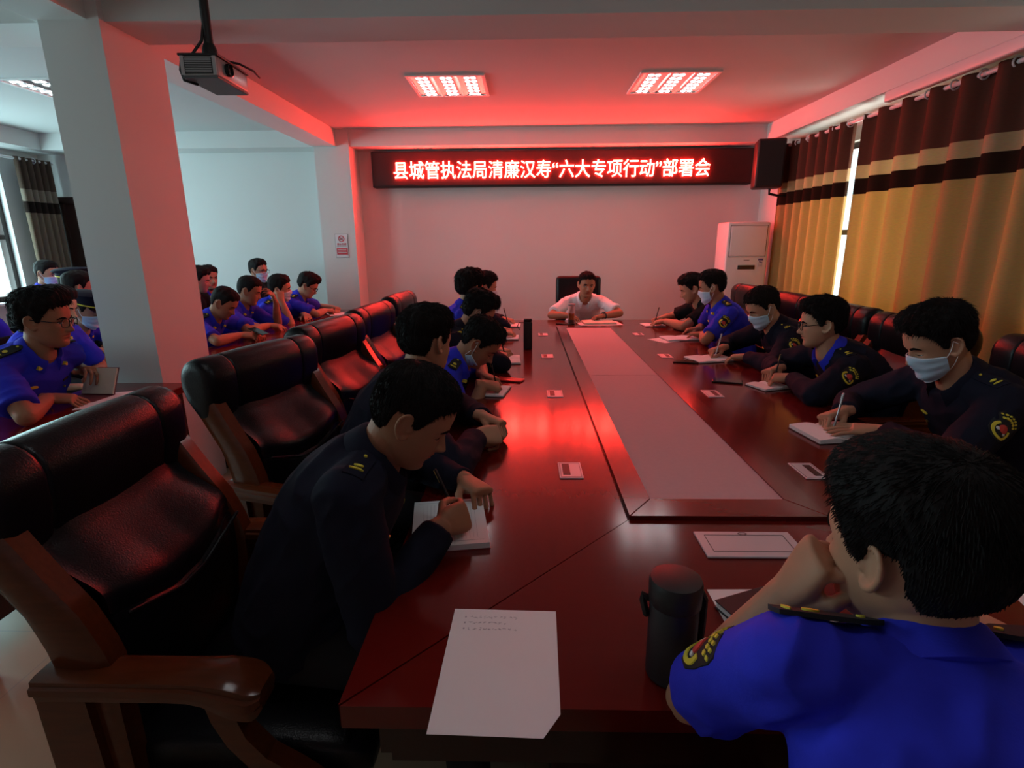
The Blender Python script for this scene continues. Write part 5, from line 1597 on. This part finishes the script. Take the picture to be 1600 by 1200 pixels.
# near right: black notebook with a sheet under it, white pad at the right edge
sheet_paper('written sheet tucked under the black notebook at the near end', .506, .920, math.radians(1), .21, .24, lines=0)
root = thing('notebook', 'black closed notebook lying on a white sheet at the near end', 'notebook', (.514, .955, TZ), math.radians(22), 'notebooks on the conference table')
g = Geo(); g.box((0, 0, .010), (.20, .125, .014)); g.obj('pages', M['paper'], root)
g = Geo(); g.box((0, 0, .0035), (.206, .131, .003), bev=.001); g.box((0, 0, .0185), (.206, .131, .003), bev=.001); g.obj('cover', M['cover_black'], root)
sheet_paper('white sheet at the right edge beyond the man in blue seen from behind', 1.16, 1.05, math.radians(-12), .21, .297)

def phone(label, x, y, rz, m='black_gloss', z=TZ, tilt=0):
    root = thing('phone', label, 'phone', (x, y, z), rz, 'phones on the tables')
    g = Geo(); g.box((0, 0, .0045), (.074, .155, .008), bev=.0035); g.obj('case', M[m], root, True)
    g = Geo(); g.box((0, 0, .0089), (.066, .145, .0006)); g.obj('screen', M['black_gloss'] if m != 'red_case' else M['red_case'], root)
    return root
phone('red phone case lying before the man with the lowered mask', -.085, 2.90, math.radians(70), 'red_case')
phone('black phone beside the notepad of the man in glasses', 1.10, 2.86, math.radians(70))
phone('black phone lying beside the notebook of the second masked man in navy', 1.02, 3.36, math.radians(75))
phone('black phone lying at the right hand of the man in the white shirt', .375, 5.03, math.radians(60))
ph = phone('phone held in both hands by the man right of the white pillar', -2.135, 4.235, math.radians(70), 'black', .825)
ph.rotation_euler = (math.radians(18), 0, math.radians(70))

# black insulated flask with a carrying strap at the near end
root = thing('flask', 'black insulated flask in a strapped sleeve at the near end of the table', 'flask', (.255, .800, TZ))
g = Geo(); g.lathe([(.034, 0), (.041, .004), (.0415, .02), (.0415, .143), (.040, .147)], n=40); g.obj('sleeve', M['cover_black'], root, True, 50)
g = Geo(); g.lathe([(.0405, .145), (.044, .149), (.0445, .184), (.042, .192), (.030, .195), (.001, .196)], n=40); g.obj('lid', M['black'], root, True, 50)
g = Geo(); g.tube([(-.044, .006, .15), (-.052, .008, .155), (-.052, .008, .145), (-.046, .004, .12)], .006, n=8); g.obj('strap_loop', M['black'], root, True)
g = Geo(); g.tube([(.044, .0, .165), (.050, 0, .155), (.050, 0, .10), (.045, 0, .02)], .006, n=8, flat=1.6, up=(1, 0, 0)); g.obj('strap', M['black'], root, True)
# tall black flask farther up the left side
root = thing('flask', 'tall square black flask with a cord standing before the fourth man on the left', 'flask', (.022, 3.83, TZ))
g = Geo(); g.box((0, 0, .10), (.062, .062, .20), bev=.008); g.obj('body', M['cover_black'], root, True)
g = Geo(); g.box((0, 0, .208), (.058, .058, .018), bev=.005); g.obj('lid', M['black_gloss'], root, True)
g = Geo(); g.tube([(-.03, 0, .19), (-.06, .01, .19), (-.075, .02, .16), (-.06, .02, .135)], .003, n=6); g.obj('cord', M['black'], root, True)
# tea glass at the head of the table
root = thing('tea_glass', 'tall clear glass of brown tea at the head of the table', 'glass', (.435, 5.02, TZ))
g = Geo(); g.lathe([(.001, 0), (.030, 0), (.032, .006), (.032, .175), (.0295, .175), (.0295, .012), (.001, .010)], n=32); g.obj('tumbler', M['glass'], root, True, 40)
g = Geo(); g.lathe([(.001, .045), (.029, .045), (.029, .105), (.001, .105)], n=28); g.obj('tea', M['tea'], root, True, 40)
g = Geo(); g.lathe([(.001, .011), (.029, .011), (.029, .045), (.001, .045)], n=28); g.obj('tea_leaves', M['tea_leaf'], root, True, 40)
g = Geo(); g.lathe([(.001, .19), (.033, .19), (.034, .176), (.033, .174), (.001, .174)], n=28); g.obj('lid', M['steel'], root, True, 40)
# wrist watch of the speaker
wr = CREW['W']['W'][1]; el = CREW['W']['E'][1]; dv = unit(el-wr)
root = thing('wrist_watch', 'dark wrist watch on the arm of the man in the white shirt', 'watch', tuple(wr+dv*.012))
Rw = frame_from(dv, (0, 0, 1))
g = Geo(); a = np.linspace(0, 2*PI, 25); g.loft([np.array([(h, .0345*s*math.cos(t), .0295*s*math.sin(t)) for h, s in ((-.010, 1), (-.010, 1.07), (.010, 1.07), (.010, 1))]) @ Rw.T for t in a], cap=False); g.obj('strap', M['black'], root, True)
g = Geo(); g.lathe([(.001, .036), (.016, .036), (.018, .033), (.018, .028)], n=20, R=Rw); g.obj('dial', M['black_gloss'], root, True)
# open notebook held up by the man at the side table
root = thing('notebook', 'open notebook with a red cover held upright on the side table', 'notebook', (-2.190, 2.612, TZ), math.radians(176), 'notebooks on the side tables')
g = Geo(); Rt = frame_from((1, 0, 0), (0, -.42, .9))
def plate(lo, hi, R, c=(0, 0, 0)):
    g.box(tuple((np.array(lo)+np.array(hi))/2 @ np.eye(3) if False else np.asarray(R) @ ((np.array(lo)+np.array(hi))/2)+np.asarray(c)), np.array(hi)-np.array(lo), R=R)
plate((-.09, -.001, 0), (.09, .001, .145), Rt); plate((-.09, 0, 0), (.09, .13, .002), np.eye(3)); g.obj('cover', M['cover_red'], root)
g = Geo(); plate((-.086, .001, .004), (.086, .010, .140), Rt); g.obj('raised_page', M['cream_paper'], root)
sheet_paper('white sheet lying under the held-up notebook on the side table', -2.06, 2.52, math.radians(20), .21, .297)
sheet_paper('white sheet at the near end of the side table on the left', -2.12, 1.72, math.radians(4), .21, .297)
sheet_paper('white sheet before the man hiding his face behind a hand', -2.03, 4.83, math.radians(12), .19, .26)
sheet_paper('white sheet before the man bent over the far end of the side table', -2.05, 5.84, math.radians(30), .19, .26)
